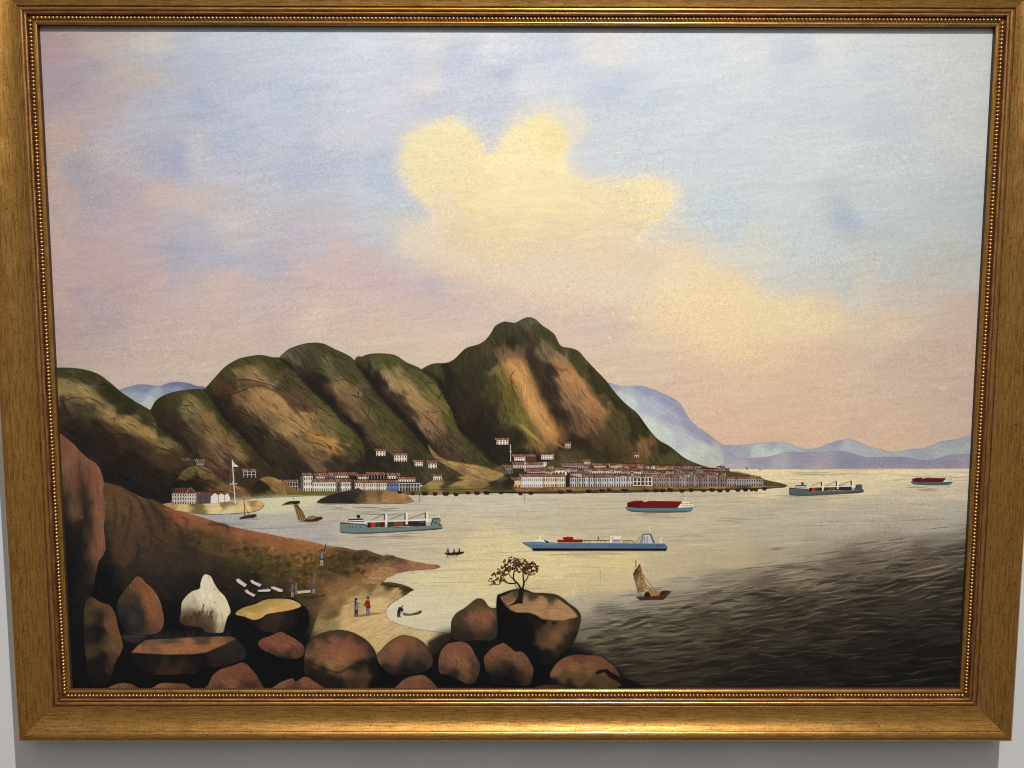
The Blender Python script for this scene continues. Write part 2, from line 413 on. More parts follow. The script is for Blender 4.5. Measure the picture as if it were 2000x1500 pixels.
# ------------------------------------------------------------------ sea
TONE[:] = [.98, .95]
SEA = [(20, 915), (1300, 915), (1500, 916), (1700, 914), (1990, 912), (1990, 1420), (20, 1420)]
part("painted_sea", bx(30, 914, 1985, 1415), 1, "painted sea, cream in the bay and near black with waves at lower right", key="sea")
paint(SEA, [(1500, 925, 236, 218, 166), (1620, 925, 232, 214, 166), (1760, 925, 234, 218, 174), (1880, 925, 228, 212, 178), (1500, 945, 232, 214, 170), (1700, 950, 228, 210, 170), (1850, 960, 216, 202, 172), (1560, 985, 192, 182, 158), (1700, 990, 188, 180, 158), (1850, 990, 186, 180, 162), (1500, 1010, 188, 180, 158), (1650, 1030, 186, 178, 158), (1800, 1030, 182, 174, 156), (1880, 1050, 150, 142, 128), (1540, 1050, 188, 178, 152), (1400, 1040, 194, 182, 152), (1420, 990, 196, 184, 156), (1350, 1010, 200, 188, 158), (1200, 980, 200, 190, 160), (1150, 1020, 198, 186, 158), (1000, 975, 206, 196, 172), (1000, 1010, 204, 192, 164), (1080, 1000, 202, 192, 164), (960, 1045, 222, 206, 162), (900, 990, 206, 196, 172), (880, 1030, 206, 192, 160), (820, 990, 196, 188, 170), (760, 1050, 206, 194, 164), (700, 1055, 194, 184, 164), (640, 1000, 194, 186, 164), (600, 990, 200, 194, 164), (560, 975, 210, 208, 166), (520, 990, 198, 194, 172), (480, 1020, 186, 182, 174), (560, 1030, 188, 182, 168), (420, 1010, 176, 174, 172), (600, 1040, 180, 174, 168), (660, 1060, 198, 188, 166), (850, 1070, 212, 198, 164), (950, 1090, 230, 212, 156), (1000, 1110, 234, 214, 156), (860, 1130, 230, 216, 168), (920, 1160, 228, 214, 170), (830, 1190, 226, 216, 180), (860, 1215, 222, 212, 180), (960, 1140, 230, 212, 162), (1100, 1105, 232, 210, 152), (1180, 1100, 226, 204, 148), (1120, 1150, 222, 200, 150), (1200, 1140, 214, 194, 148), (1150, 1185, 190, 180, 150), (1230, 1170, 176, 168, 146), (1300, 1110, 200, 184, 146), (1330, 1140, 176, 164, 140), (1400, 1090, 194, 178, 142), (1500, 1090, 176, 164, 136), (1600, 1070, 172, 162, 140), (1720, 1060, 160, 150, 132), (1820, 1060, 140, 132, 118), (1420, 1140, 146, 136, 116), (1560, 1120, 148, 135, 111), (1180, 1205, 138, 130, 114), (1280, 1195, 150, 140, 115), (1380, 1175, 136, 125, 104), (1500, 1150, 104, 93, 75), (1640, 1110, 109, 98, 80), (1780, 1095, 97, 86, 71), (1880, 1085, 87, 77, 66), (1160, 1235, 119, 110, 89), (1250, 1230, 106, 96, 75), (1380, 1215, 89, 79, 61), (1520, 1200, 70, 60, 47), (1700, 1160, 65, 57, 46), (1860, 1140, 58, 51, 43), (1160, 1265, 104, 93, 71), (1280, 1270, 82, 71, 54), (1450, 1260, 60, 52, 41), (1640, 1230, 59, 51, 42), (1840, 1220, 48, 44, 39), (1250, 1310, 64, 55, 43), (1350, 1300, 59, 51, 42), (1500, 1310, 38, 35, 31), (1700, 1290, 36, 33, 31), (1860, 1290, 29, 29, 30), (1300, 1345, 40, 35, 30), (1500, 1345, 29, 26, 26), (1800, 1340, 27, 28, 29)],
    seed=21, warp=(9, 50), ang=-0.04, stretch=3.0, streak=(0.05, 60, 2.6), smooth=False, power=2.2, soft=14, aspect=1.8)
_rs = random.Random(9)
def sea_line(x, y, L, w, col, a, slope=0.0, f=0.5):
    fill(ribbon([(x, y), (x + L * .35, y + slope * L * .35 + _rs.uniform(-1.4, 1.4)), (x + L * .7, y + slope * L * .7 + _rs.uniform(-1.4, 1.4)), (x + L, y + slope * L)], w, 'lens'), col, a, f)
for k in range(900):                                  # fine ripples over the calm water
    x, y = _rs.uniform(400, 1900), _rs.uniform(920, 1150)
    if y > 1090 - (x - 1130) * .06 and x > 1100: continue
    dens = 0.42 if x > 1250 else 0.32
    col = _rs.choice([(150, 142, 130), (140, 132, 126), (166, 154, 132), (226, 212, 172), (128, 120, 118), (228, 216, 176)])
    sea_line(x, y, _rs.uniform(20, 110), _rs.uniform(.8, 2.2), col, dens * _rs.uniform(.4, 1.2), _rs.uniform(-.03, .01))
for (x, y, L, n, col) in ((690, 991, 130, 9, (110, 100, 104)), (640, 990, 60, 4, (150, 140, 138)), (690, 1042, 150, 6, (120, 110, 112)), (1060, 1079, 200, 6, (150, 134, 116)), (1240, 1003, 110, 5, (140, 122, 110)), (1530, 970, 150, 4, (150, 138, 120)), (1770, 951, 90, 5, (132, 118, 100)),
                          (420, 1016, 110, 7, (140, 134, 140)), (480, 1012, 60, 3, (110, 100, 104)), (570, 1021, 90, 4, (150, 140, 140)), (870, 1086, 50, 3, (150, 138, 118)), (1490, 1070, 60, 3, (110, 102, 92)), (1400, 1015, 90, 3, (140, 132, 124)), (1700, 1010, 180, 5, (150, 140, 124)), (1600, 1040, 200, 5, (150, 142, 126)), (430, 1028, 200, 4, (150, 146, 148))):
    for i in range(n):
        sea_line(x + _rs.uniform(-6, L * .45), y + i * 1.9 + _rs.uniform(-.6, .6), L * _rs.uniform(.3, .6), _rs.uniform(1, 2.2), col, _rs.uniform(.35, .75), 0)
def seadepth(x, y):                                   # 0 at the edge of the dark water, 1 deep inside
    e = np.interp(x, [1100, 1200, 1320, 1450, 1600, 1750, 1900], [1238, 1196, 1172, 1140, 1104, 1082, 1066])
    return (y - e) / 110.0
waves = []
for k in range(520):
    x, y = _rs.uniform(1090, 1900), _rs.uniform(1050, 1350)
    d = seadepth(x, y)
    if d < -0.3: continue
    waves.append((y, x, d))
waves.sort()
for (y, x, d) in waves:
    t = min(max(d, 0), 1.9) / 1.9
    L = _rs.uniform(36, 100) * (0.6 + .6 * t); sl = _rs.uniform(-.24, -.02) + .10 * min(t, 1)
    amp = _rs.uniform(-.1, .16) * L
    vis = min(max((d + .3) / .5, .15), 1)
    pts = [(x, y), (x + L * .3, y + sl * L * .3 - amp * .6), (x + L * .65, y + sl * L * .65 - amp * .5), (x + L, y + sl * L)]
    base = np.array([56, 49, 40]) * (1 - t) + np.array([23, 22, 21]) * t
    fill(ribbon([(a, b + 3 + 2 * t) for a, b in pts], _rs.uniform(4, 11) * (0.5 + .6 * t), 'lens'), base, .66 * vis, .5)
# long broken crests that run across the dark water and meet one another
def crest_y(x, y0, ph):
    k = (y0 - 1050) / 300.0
    return y0 - (x - 1130) * (.215 - .12 * k) + 3.4 * math.sin(x / (34 + 20 * k) + ph) + 2.2 * math.sin(x / (13 + 6 * k) + 2.3 * ph) + 5 * math.sin(x / 90 + 1.7 * ph)
y0 = 1205.0
while y0 < 1500:
    ph = _rs.uniform(0, 6.28); x = 1120 + _rs.uniform(0, 60)
    while x < 1900:
        L = _rs.uniform(16, 74); n = max(4, int(L / 8))
        dy = _rs.uniform(-3.5, 3.5); tilt = _rs.uniform(-.06, .06)
        pts = [(x + L * i / n, crest_y(x + L * i / n, y0, ph) + dy + tilt * (L * i / n - L / 2)) for i in range(n + 1)]
        d = seadepth(*pts[n // 2]); t = min(max(d, 0), 1.9) / 1.9; vis = min(max((d + .35) / .5, 0), 1)
        if vis > .05 and pts[n // 2][1] < 1356:
            c = (np.array([146, 134, 110]) * (1 - t) ** 1.15 + np.array([60, 54, 42]) * t) * _rs.uniform(.55, 1.12)
            fill(ribbon([(a, b + 1.4) for a, b in pts], _rs.uniform(2.0, 4.6), 'lens'), c * .80, _rs.uniform(.3, .7) * vis * (1 - .2 * t), .6)
            fill(ribbon([(a, b + 5.5) for a, b in pts], _rs.uniform(2.5, 5.5), 'lens'), (34, 30, 26), .26 * vis, .6)
            if _rs.random() < .7:
                fill(ribbon(pts, _rs.uniform(.9, 1.7), 'lens'), c * 1.25, _rs.uniform(.5, .95) * vis * (1 - .3 * t), 0)
        x += L * _rs.uniform(.55, 1.25)
    y0 += 4.9 + (y0 - 1200) * .010
for k in range(330):                                  # grey ripples where light water turns dark
    x = _rs.uniform(1135, 1890); e = np.interp(x, [1100, 1200, 1320, 1450, 1600, 1750, 1900], [1226, 1186, 1160, 1130, 1096, 1074, 1058])
    y = e + _rs.uniform(-34, 14); L = _rs.uniform(30, 110)
    sea_line(x, y + _rs.uniform(0, 22), L * .8, _rs.uniform(.8, 2.6), _rs.choice([(96, 88, 76), (74, 66, 56), (120, 112, 100), (176, 166, 144), (140, 130, 112)]), _rs.uniform(.25, .6), -.10, .4)
for pts in ([(1060 + 165, 1192 - 0), (1250, 1186), (1275, 1180)],):
    line(pts, 1.2, (170, 164, 150), .5, 'lens', True)

# ------------------------------------------------------------------ far blue hills
TONE[:] = [1.0, .54]
FAR = [(1188, 747), (1215, 754), (1248, 754), (1265, 757), (1300, 771), (1325, 785), (1337, 802), (1352, 825), (1380, 846), (1400, 861), (1415, 869), (1432, 870), (1455, 869), (1485, 866), (1515, 863.5), (1540, 866), (1562, 875), (1577, 877), (1597, 875), (1620, 866), (1642, 860), (1657, 859), (1672, 861), (1697, 872), (1727, 880), (1750, 883), (1777, 878), (1802, 876), (1822, 869), (1838, 862), (1855, 860), (1872, 857), (1888, 852), (1920, 849), (1920, 914), (1190, 916)]
FARF = curve(FAR[:-2], False, 6).tolist() + FAR[-2:]
part("painted_far_hills", FARF, 2, "pale blue and mauve painted hills along the horizon at right", key="far")
paint(FARF, [(1195, 752, 150, 158, 184), (1220, 758, 158, 166, 190), (1260, 760, 142, 148, 186), (1300, 775, 142, 148, 188), (1330, 800, 146, 148, 182), (1210, 775, 186, 196, 190), (1230, 790, 190, 202, 190), (1255, 785, 168, 178, 198), (1280, 800, 168, 178, 200), (1310, 815, 160, 166, 196), (1270, 830, 196, 206, 186), (1300, 850, 190, 202, 186), (1330, 860, 178, 186, 192), (1350, 835, 150, 150, 184), (1380, 855, 148, 146, 182), (1370, 880, 188, 196, 178), (1340, 890, 196, 204, 182), (1400, 890, 178, 182, 176),
              (1420, 880, 156, 152, 180), (1440, 905, 164, 160, 174), (1400, 908, 190, 188, 166), (1460, 875, 156, 162, 184), (1480, 885, 186, 194, 182), (1510, 868, 152, 164, 182), (1510, 880, 190, 200, 182), (1545, 874, 164, 174, 182), (1580, 880, 160, 166, 182), (1640, 866, 148, 158, 182), (1650, 875, 168, 178, 186), (1700, 880, 166, 176, 180), (1750, 887, 166, 176, 180), (1800, 882, 156, 168, 182), (1850, 868, 152, 164, 178), (1850, 880, 172, 180, 176), (1890, 860, 160, 168, 174), (1890, 876, 172, 178, 174)],
      seed=31, warp=(5, 26), ang=0.6, stretch=1.6, streak=(0.05, 18, 2), smooth=False, power=2.2, soft=6)
FAR2 = [(1400, 912), (1440, 898), (1470, 895), (1500, 892), (1535, 884), (1560, 883), (1600, 884), (1640, 881), (1670, 887), (1692, 893), (1740, 892), (1777, 894), (1800, 899), (1822, 898), (1850, 890), (1880, 887), (1920, 886), (1920, 914), (1400, 916)]
FAR2F = curve(FAR2[:-2], False, 5).tolist() + FAR2[-2:]
part("painted_far_hills", FAR2F, 3, "mauve painted shore below the pale blue hills at right", key="far2")
paint(FAR2F, [(1430, 908, 172, 166, 172), (1480, 900, 156, 146, 172), (1520, 900, 166, 160, 172), (1560, 888, 148, 142, 174), (1600, 900, 156, 148, 172), (1660, 892, 144, 138, 174), (1600, 912, 166, 160, 166), (1700, 903, 148, 140, 172), (1780, 904, 146, 138, 170), (1850, 902, 150, 142, 168), (1890, 895, 156, 148, 168)],
      seed=33, warp=(4, 22), stretch=2, streak=(0.05, 20, 2), smooth=False)
line(FARF[:len(FARF) - 2], 1.2, (136, 140, 164), .6)
line(FAR2F[:len(FAR2F) - 2], 1.1, (134, 124, 158), .5)
for x0, x1 in ((1480, 1700), (1560, 1900), (1700, 1905)):
    line([(x0, 917), ((x0 + x1) / 2, 916), (x1, 914.5)], 1.4, (176, 164, 140), .55)
ISLE = [(232, 767), (262, 753), (280, 751), (310, 754), (330, 748), (345, 746), (365, 748), (385, 754), (402, 758), (402, 790), (300, 812)]
part("painted_far_hills", ISLE, 2, "small blue painted hill between two green hills at left", key="isle")
paint(ISLE, [(262, 757, 124, 136, 178), (290, 756, 122, 136, 182), (340, 750, 108, 120, 170), (380, 755, 104, 116, 166), (260, 770, 150, 164, 188), (300, 770, 156, 170, 188), (340, 765, 134, 148, 182), (290, 785, 184, 194, 184), (310, 795, 180, 188, 176)],
      seed=35, warp=(3, 18), stretch=2, streak=(0.06, 14, 2))
line(ISLE[:9], 1.3, (108, 114, 144), .5, smooth=True)
speckle(bx(1480, 600, 1900, 840), 60, (150, 124, 108), (.5, 1.0), .5, 4)
speckle(bx(80, 70, 1900, 600), 90, (130, 132, 150), (.5, 1.0), .5, 6)
for (x, y) in ((146, 294), (1197, 611), (1190, 660), (1845, 757), (1236, 620)):
    fill([(x - 2, y), (x + 1, y - 3), (x + 3, y + 1), (x, y + 3)], (236, 220, 200), .8)
fill([(1830, 757), (1845, 752), (1852, 758), (1846, 764)], (230, 196, 160), .7, .8)

# ------------------------------------------------------------------ the green and brown hills
TONE[:] = [1.05, .78]
HF = [(815, 727), (823, 722), (845, 711), (873, 709), (890, 700), (910, 681), (935, 673), (950, 663), (960, 650), (968, 637), (985, 629), (1005, 631), (1020, 624), (1032, 620), (1045, 624), (1060, 637), (1082, 652), (1095, 675), (1115, 680), (1130, 686), (1145, 703), (1165, 724), (1185, 745), (1200, 765), (1220, 787), (1245, 808), (1265, 835), (1285, 858), (1310, 873), (1335, 893), (1360, 905), (1395, 916), (1430, 922), (1470, 931), (1492, 936), (1492, 955), (860, 957), (830, 860)]
CF = [(845, 718, 61, 57, 26), (900, 705, 53, 49, 25), (960, 665, 59, 55, 29), (1030, 628, 81, 76, 51), (1060, 648, 61, 57, 28), (1010, 650, 57, 53, 30), (870, 740, 37, 34, 23), (900, 770, 46, 40, 25), (920, 750, 56, 50, 31), (900, 800, 48, 37, 26), (930, 830, 36, 29, 24), (960, 800, 44, 38, 25), (945, 720, 53, 49, 25), (970, 705, 57, 52, 29), (985, 695, 104, 76, 46), (1000, 704, 116, 88, 52), (1018, 690, 92, 68, 42), (970, 730, 112, 98, 44), (962, 760, 74, 64, 31), (1005, 718, 186, 136, 76), (1020, 745, 200, 146, 82), (1035, 780, 194, 140, 78), (1050, 810, 184, 130, 70), (1072, 840, 168, 118, 60), (1090, 862, 140, 98, 52), (1000, 770, 94, 81, 34), (985, 740, 126, 106, 46), (1010, 810, 106, 93, 37), (1030, 832, 132, 112, 48), (990, 800, 84, 75, 30), (1050, 862, 126, 94, 44), (1000, 845, 44, 38, 24), (960, 860, 31, 27, 23), (1035, 690, 52, 44, 28), (1052, 720, 58, 50, 30), (1070, 770, 50, 40, 26), (1088, 815, 50, 37, 26), (1045, 735, 66, 52, 30), (1070, 690, 104, 86, 54), (1088, 702, 130, 106, 74), (1085, 730, 46, 34, 24), (1110, 735, 168, 120, 72), (1130, 762, 160, 112, 66), (1150, 792, 148, 104, 62), (1110, 772, 134, 95, 57), (1180, 802, 136, 93, 55), (1140, 832, 104, 72, 44), (1165, 825, 120, 82, 48), (1200, 832, 73, 64, 32), (1130, 702, 62, 58, 28), (1165, 742, 52, 48, 22), (1200, 782, 50, 46, 20), (1240, 832, 49, 45, 20), (1290, 872, 50, 46, 22), (1170, 852, 80, 56, 36), (1100, 872, 40, 32, 22), (1130, 862, 44, 33, 24), (1220, 872, 78, 60, 32), (1260, 875, 122, 87, 43), (1180, 892, 53, 48, 24), (1050, 892, 42, 36, 22), (1120, 902, 76, 69, 36), (1300, 895, 72, 67, 32), (1380, 915, 65, 62, 31), (1450, 930, 78, 69, 36), (1000, 902, 38, 32, 24), (900, 860, 36, 30, 24), (960, 900, 40, 34, 25), (980, 660, 55, 51, 28), (1090, 672, 59, 55, 28), (1000, 672, 43, 40, 23)]
HE = [(692, 707), (710, 696), (730, 691), (760, 692), (775, 696), (795, 709), (810, 715), (823, 722), (845, 735), (860, 758), (880, 795), (890, 820), (900, 842), (930, 867), (960, 897), (990, 925), (990, 940), (880, 935), (740, 900), (690, 800)]
CE = [(710, 700, 67, 63, 27), (760, 697, 73, 68, 26), (800, 715, 65, 61, 25), (740, 715, 83, 78, 38), (780, 735, 121, 106, 58), (830, 740, 79, 74, 36), (708, 725, 41, 36, 28), (740, 752, 36, 31, 27), (770, 745, 142, 114, 72), (800, 765, 152, 120, 77), (850, 765, 95, 89, 38), (870, 790, 93, 87, 33), (820, 790, 138, 107, 65), (850, 810, 118, 87, 52), (775, 775, 60, 44, 31), (800, 812, 58, 44, 31), (828, 832, 130, 95, 62), (860, 845, 104, 78, 46), (885, 825, 86, 81, 30), (880, 862, 78, 60, 40), (908, 862, 71, 66, 26), (850, 862, 68, 51, 35), (935, 885, 73, 68, 28), (815, 845, 40, 32, 26), (780, 820, 36, 29, 26), (900, 892, 74, 57, 38), (960, 908, 61, 56, 30), (780, 860, 50, 40, 28), (840, 890, 44, 36, 26), (840, 905, 40, 34, 26), (975, 925, 72, 64, 34)]
HD = [(540, 702), (546, 698), (565, 682), (590, 673), (610, 670), (632, 672), (655, 683), (675, 692), (695, 706), (715, 735), (735, 760), (760, 788), (790, 820), (815, 850), (850, 895), (872, 908), (872, 935), (700, 940), (560, 760)]
CD = [(580, 680, 73, 68, 45), (620, 680, 68, 63, 36), (670, 700, 68, 63, 36), (565, 700, 94, 82, 52), (600, 718, 63, 56, 38), (640, 720, 90, 82, 48), (680, 735, 70, 65, 33), (600, 735, 42, 34, 28), (625, 745, 40, 32, 27), (660, 752, 128, 104, 62), (690, 780, 112, 92, 55), (650, 765, 80, 62, 40), (680, 800, 84, 62, 40), (645, 782, 38, 31, 28), (720, 790, 63, 59, 30), (740, 820, 73, 68, 30), (700, 810, 100, 78, 48), (735, 842, 84, 70, 42), (690, 840, 37, 30, 27), (720, 880, 58, 47, 32), (770, 850, 75, 70, 28), (790, 870, 59, 55, 26), (765, 865, 90, 72, 42), (800, 892, 56, 47, 30), (740, 905, 44, 36, 26), (840, 900, 70, 62, 33), (700, 905, 34, 30, 26), (740, 885, 40, 36, 26)]
HC = [(397, 764), (402, 758), (420, 738), (440, 717), (465, 702), (490, 696), (510, 694), (530, 698), (550, 701), (572, 716), (592, 740), (612, 762), (640, 786), (662, 812), (690, 833), (710, 862), (717, 892), (724, 925), (700, 945), (560, 950), (450, 860), (405, 800)]
CC = [(420, 747, 61, 57, 25), (445, 722, 65, 61, 26), (480, 705, 66, 62, 29), (540, 708, 59, 55, 26), (440, 757, 74, 50, 28), (470, 735, 112, 90, 50), (500, 745, 142, 107, 62), (530, 733, 90, 77, 42), (560, 758, 68, 63, 29), (520, 764, 166, 126, 82), (545, 790, 162, 121, 73), (505, 785, 140, 104, 62), (470, 770, 108, 79, 48), (435, 785, 48, 37, 25), (480, 810, 74, 57, 35), (530, 810, 120, 92, 55), (560, 830, 148, 114, 60), (600, 825, 164, 124, 66), (650, 865, 162, 120, 61), (600, 860, 124, 95, 55), (578, 780, 84, 61, 41), (560, 760, 72, 56, 34), (600, 800, 90, 64, 42), (610, 778, 73, 68, 28), (640, 800, 81, 76, 31), (670, 840, 83, 78, 32), (700, 862, 70, 65, 25), (640, 818, 110, 92, 50), (500, 852, 50, 39, 27), (460, 830, 44, 37, 26), (560, 882, 60, 47, 33), (520, 890, 61, 57, 26), (620, 892, 108, 80, 51), (690, 892, 78, 64, 37), (580, 912, 46, 37, 28), (700, 915, 44, 36, 26), (660, 905, 56, 46, 30)]
HB = [(290, 808), (296, 798), (305, 783), (320, 773), (345, 765), (375, 761), (398, 761), (410, 772), (425, 793), (440, 815), (465, 842), (490, 868), (530, 907), (556, 935), (556, 960), (380, 960), (330, 900), (305, 850)]
CB = [(306, 797, 47, 43, 25), (340, 774, 63, 59, 27), (380, 768, 61, 57, 25), (370, 793, 114, 100, 50), (410, 788, 63, 59, 26), (400, 818, 120, 98, 60), (335, 808, 52, 44, 31), (350, 835, 56, 46, 35), (420, 848, 126, 96, 56), (460, 880, 128, 95, 55), (385, 862, 74, 59, 41), (400, 840, 96, 74, 46), (436, 825, 55, 51, 24), (480, 874, 61, 57, 26), (440, 920, 74, 50, 35), (500, 912, 58, 45, 30), (400, 900, 92, 69, 43), (430, 890, 110, 80, 50), (330, 865, 38, 33, 26), (360, 880, 46, 39, 28), (540, 930, 54, 46, 28), (450, 905, 84, 60, 40), (400, 925, 60, 44, 32), (480, 935, 60, 46, 30)]
HA = [(60, 721), (90, 720.5), (105, 720), (120, 718.5), (150, 720), (175, 725), (195, 733), (215, 748), (235, 765), (260, 782), (285, 796), (298, 806), (310, 826), (335, 850), (355, 866), (378, 885), (392, 905), (400, 930), (400, 985), (200, 985), (60, 985), (58, 850)]
CA = [(110, 724, 63, 59, 33), (135, 728, 63, 59, 33), (170, 735, 59, 55, 26), (220, 770, 49, 45, 23), (130, 750, 118, 104, 60), (160, 765, 150, 126, 76), (115, 765, 140, 116, 66), (200, 785, 96, 86, 46), (250, 800, 47, 43, 21), (118, 792, 58, 47, 32), (165, 797, 80, 66, 41), (140, 780, 112, 92, 54), (215, 805, 150, 120, 71), (250, 830, 156, 126, 66), (290, 845, 150, 121, 65), (325, 868, 110, 92, 47), (285, 815, 59, 55, 26), (315, 848, 54, 50, 24), (190, 800, 116, 96, 58), (140, 832, 44, 36, 28), (200, 842, 50, 39, 28), (240, 858, 64, 48, 29), (200, 872, 40, 32, 27), (260, 892, 36, 30, 27), (320, 895, 82, 61, 36), (300, 932, 36, 29, 27), (230, 922, 31, 27, 26), (360, 892, 68, 53, 32), (340, 962, 34, 28, 24), (225, 835, 88, 68, 40), (280, 870, 66, 51, 31), (150, 860, 34, 29, 26), (380, 905, 60, 48, 30), (270, 960, 30, 27, 25)]


def radial(ax, ay, k=1.0):
    return lambda x, y: math.atan2((y - ay) * k, x - ax)


HILLS = (("F", HF, CF, 4, 1.05, radial(1000, 470), "tall painted hill with a tan scar below its peak", 61, 900),
         ("E", HE, CE, 5, 0.85, radial(690, 620), "painted green hill just left of the tall peak", 62, 420),
         ("D", HD, CD, 6, 0.85, radial(540, 610), "painted hill with a dark gully behind the village row", 63, 420),
         ("C", HC, CC, 7, 0.72, radial(390, 660), "broad painted hill with a rounded tan shoulder at left", 64, 520),
         ("B", HB, CB, 8, 0.78, radial(270, 690), "low painted hill with a green top beside the flagpole", 65, 300),
         ("A", HA, CA, 9, 0.55, radial(-60, 640), "painted hill cut by the left side of the frame", 66, 420))
for key, H, Cc, lay, ang, df, lab, sd, nh in HILLS:
    part("painted_hill", H, lay, lab, True, key)
    fill(H, (40, 40, 26), 1, .6, True)
    paint(H, Cc, seed=sd, warp=(7, 20), ang=ang, stretch=2.0, streak=(0.24, 12, 1.3), feather=.7, power=2.5, soft=4)
    hatch(H, nh, df, (10, 34), (1.0, 2.6), (0.5, 1.45), .55, sd)
    hatch(H, nh, df, (5, 13), (.7, 1.4), (0.45, 1.6), .6, sd + 100, tint=[(150, 120, 78), (58, 60, 34), (36, 29, 24)])
    top = curve(H, True, 5)
    line(top[5:int(len(top) * .42)], 2.2, (38, 46, 22), .45, feather=.6)
def slash(poly, col, a=.55, f=4, n=0, ang=.9, seed=1):
    fill(poly, col, a, f, True)
    if n:
        hatch(poly, n, ang, (6, 20), (.8, 2), (.6, 1.4), .5, seed)


slash([(982, 714), (998, 700), (1018, 701), (1034, 720), (1049, 750), (1066, 790), (1092, 830), (1110, 858), (1088, 866), (1062, 848), (1040, 822), (1022, 790), (1004, 760), (990, 735)], (188, 137, 82), .74, 3.5, 110, 1.05, 1)
slash([(972, 722), (984, 714), (1000, 740), (1020, 790), (1042, 832), (1062, 862), (1040, 858), (1012, 838), (990, 800), (975, 760)], (98, 88, 36), .5, 4, 60, 1.2, 2)
line([(970, 724), (976, 706), (992, 694), (1010, 692), (1022, 700), (1030, 714)], 5, (128, 94, 64), .6, smooth=True, feather=1.2)
slash([(1028, 686), (1050, 698), (1062, 740), (1086, 790), (1112, 842), (1132, 872), (1102, 862), (1072, 812), (1050, 765), (1036, 722)], (44, 35, 24), 0.45, 4, 60, 1.0, 3)
slash([(1075, 700), (1096, 697), (1126, 730), (1162, 780), (1192, 816), (1170, 820), (1145, 802), (1115, 776), (1096, 742)], (164, 118, 70), .55, 5, 80, .95, 4)
slash([(880, 740), (930, 720), (960, 740), (968, 800), (990, 850), (1010, 880), (960, 890), (915, 850), (890, 800)], (38, 32, 23), 0.32, 9, 90, 1.2, 5)
slash([(1070, 860), (1150, 850), (1230, 880), (1280, 900), (1180, 895), (1100, 885)], (48, 40, 24), 0.29, 6, 60, .6, 6)
slash([(478, 770), (510, 760), (545, 768), (570, 792), (596, 820), (580, 830), (545, 815), (505, 795)], (172, 130, 78), .5, 6, 70, .7, 7)
slash([(596, 842), (630, 850), (676, 882), (668, 890), (625, 874), (598, 858)], (172, 128, 66), .5, 5, 40, .6, 8)
slash([(420, 790), (460, 800), (520, 840), (560, 880), (586, 916), (540, 908), (480, 862), (440, 826)], (42, 34, 25), 0.36, 6, 70, .8, 9)
line([(432, 776), (455, 760), (485, 751), (520, 756), (556, 778), (586, 812), (605, 836)], 7, (62, 43, 28), .55, 'lens', True, 1.6)
line([(425, 768), (452, 750), (482, 744), (508, 748)], 5, (70, 46, 30), .5, 'lens', True, 1.2)
slash([(575, 715), (600, 726), (632, 746), (664, 790), (702, 836), (714, 866), (698, 848), (650, 802), (615, 766)], (32, 27, 25), 0.43, 4, 60, .9, 10)
slash([(640, 745), (670, 748), (706, 778), (738, 822), (726, 828), (690, 796), (655, 768)], (128, 102, 62), .45, 5, 40, .85, 11)
slash([(700, 716), (722, 735), (764, 780), (806, 826), (856, 884), (824, 864), (772, 812), (730, 766)], (34, 29, 25), 0.48, 5, 60, .95, 12)
slash([(762, 744), (802, 750), (842, 800), (872, 838), (850, 842), (820, 812), (788, 776)], (156, 122, 78), .5, 5, 70, .9, 13)
slash([(112, 744), (160, 752), (208, 782), (200, 793), (150, 776), (112, 766)], (158, 132, 78), .5, 5, 40, .4, 14)
slash([(195, 804), (240, 814), (292, 840), (334, 870), (312, 874), (260, 850), (215, 830)], (162, 132, 72), .5, 5, 60, .5, 15)
slash([(112, 785), (150, 790), (210, 820), (270, 860), (330, 890), (380, 930), (300, 940), (180, 890), (112, 840)], (40, 32, 26), 0.36, 9, 120, .5, 16)
slash([(385, 795), (415, 802), (450, 850), (484, 885), (470, 890), (425, 852), (395, 825)], (134, 104, 62), .45, 5, 50, .85, 17)
slash([(310, 808), (345, 815), (390, 860), (430, 905), (390, 900), (340, 860)], (40, 34, 27), 0.32, 6, 60, .8, 18)
# broken dark twigs of shade drawn with a small brush
_tw = random.Random(21)
for H, df, n in ((HF, radial(1000, 470), 190), (HE, radial(690, 620), 110), (HD, radial(540, 610), 120), (HC, radial(390, 660), 170), (HB, radial(270, 690), 90), (HA, radial(-60, 640), 170)):
    pc = curve(H); x0, y0 = pc.min(0); x1, y1 = pc.max(0)
    for i in range(n):
        x, y = _tw.uniform(x0, x1), _tw.uniform(y0 + 20, min(y1, 930))
        if not inside(pc, x, y): continue
        th = df(x, y) + _tw.uniform(-.4, .1); pts = [(x, y)]
        for k in range(_tw.randint(2, 5)):
            th += _tw.uniform(-.28, .28); L = _tw.uniform(3, 8); x += L * math.cos(th); y += L * math.sin(th)
            if not inside(pc, x + 2, y + 2): break
            pts.append((x, y))
        if len(pts) > 2:
            line(pts, _tw.uniform(.9, 2.3), _tw.choice([(40, 31, 25), (50, 38, 29), (36, 34, 24), (34, 29, 25)]), _tw.uniform(.35, .75), 'lens', True, 0)
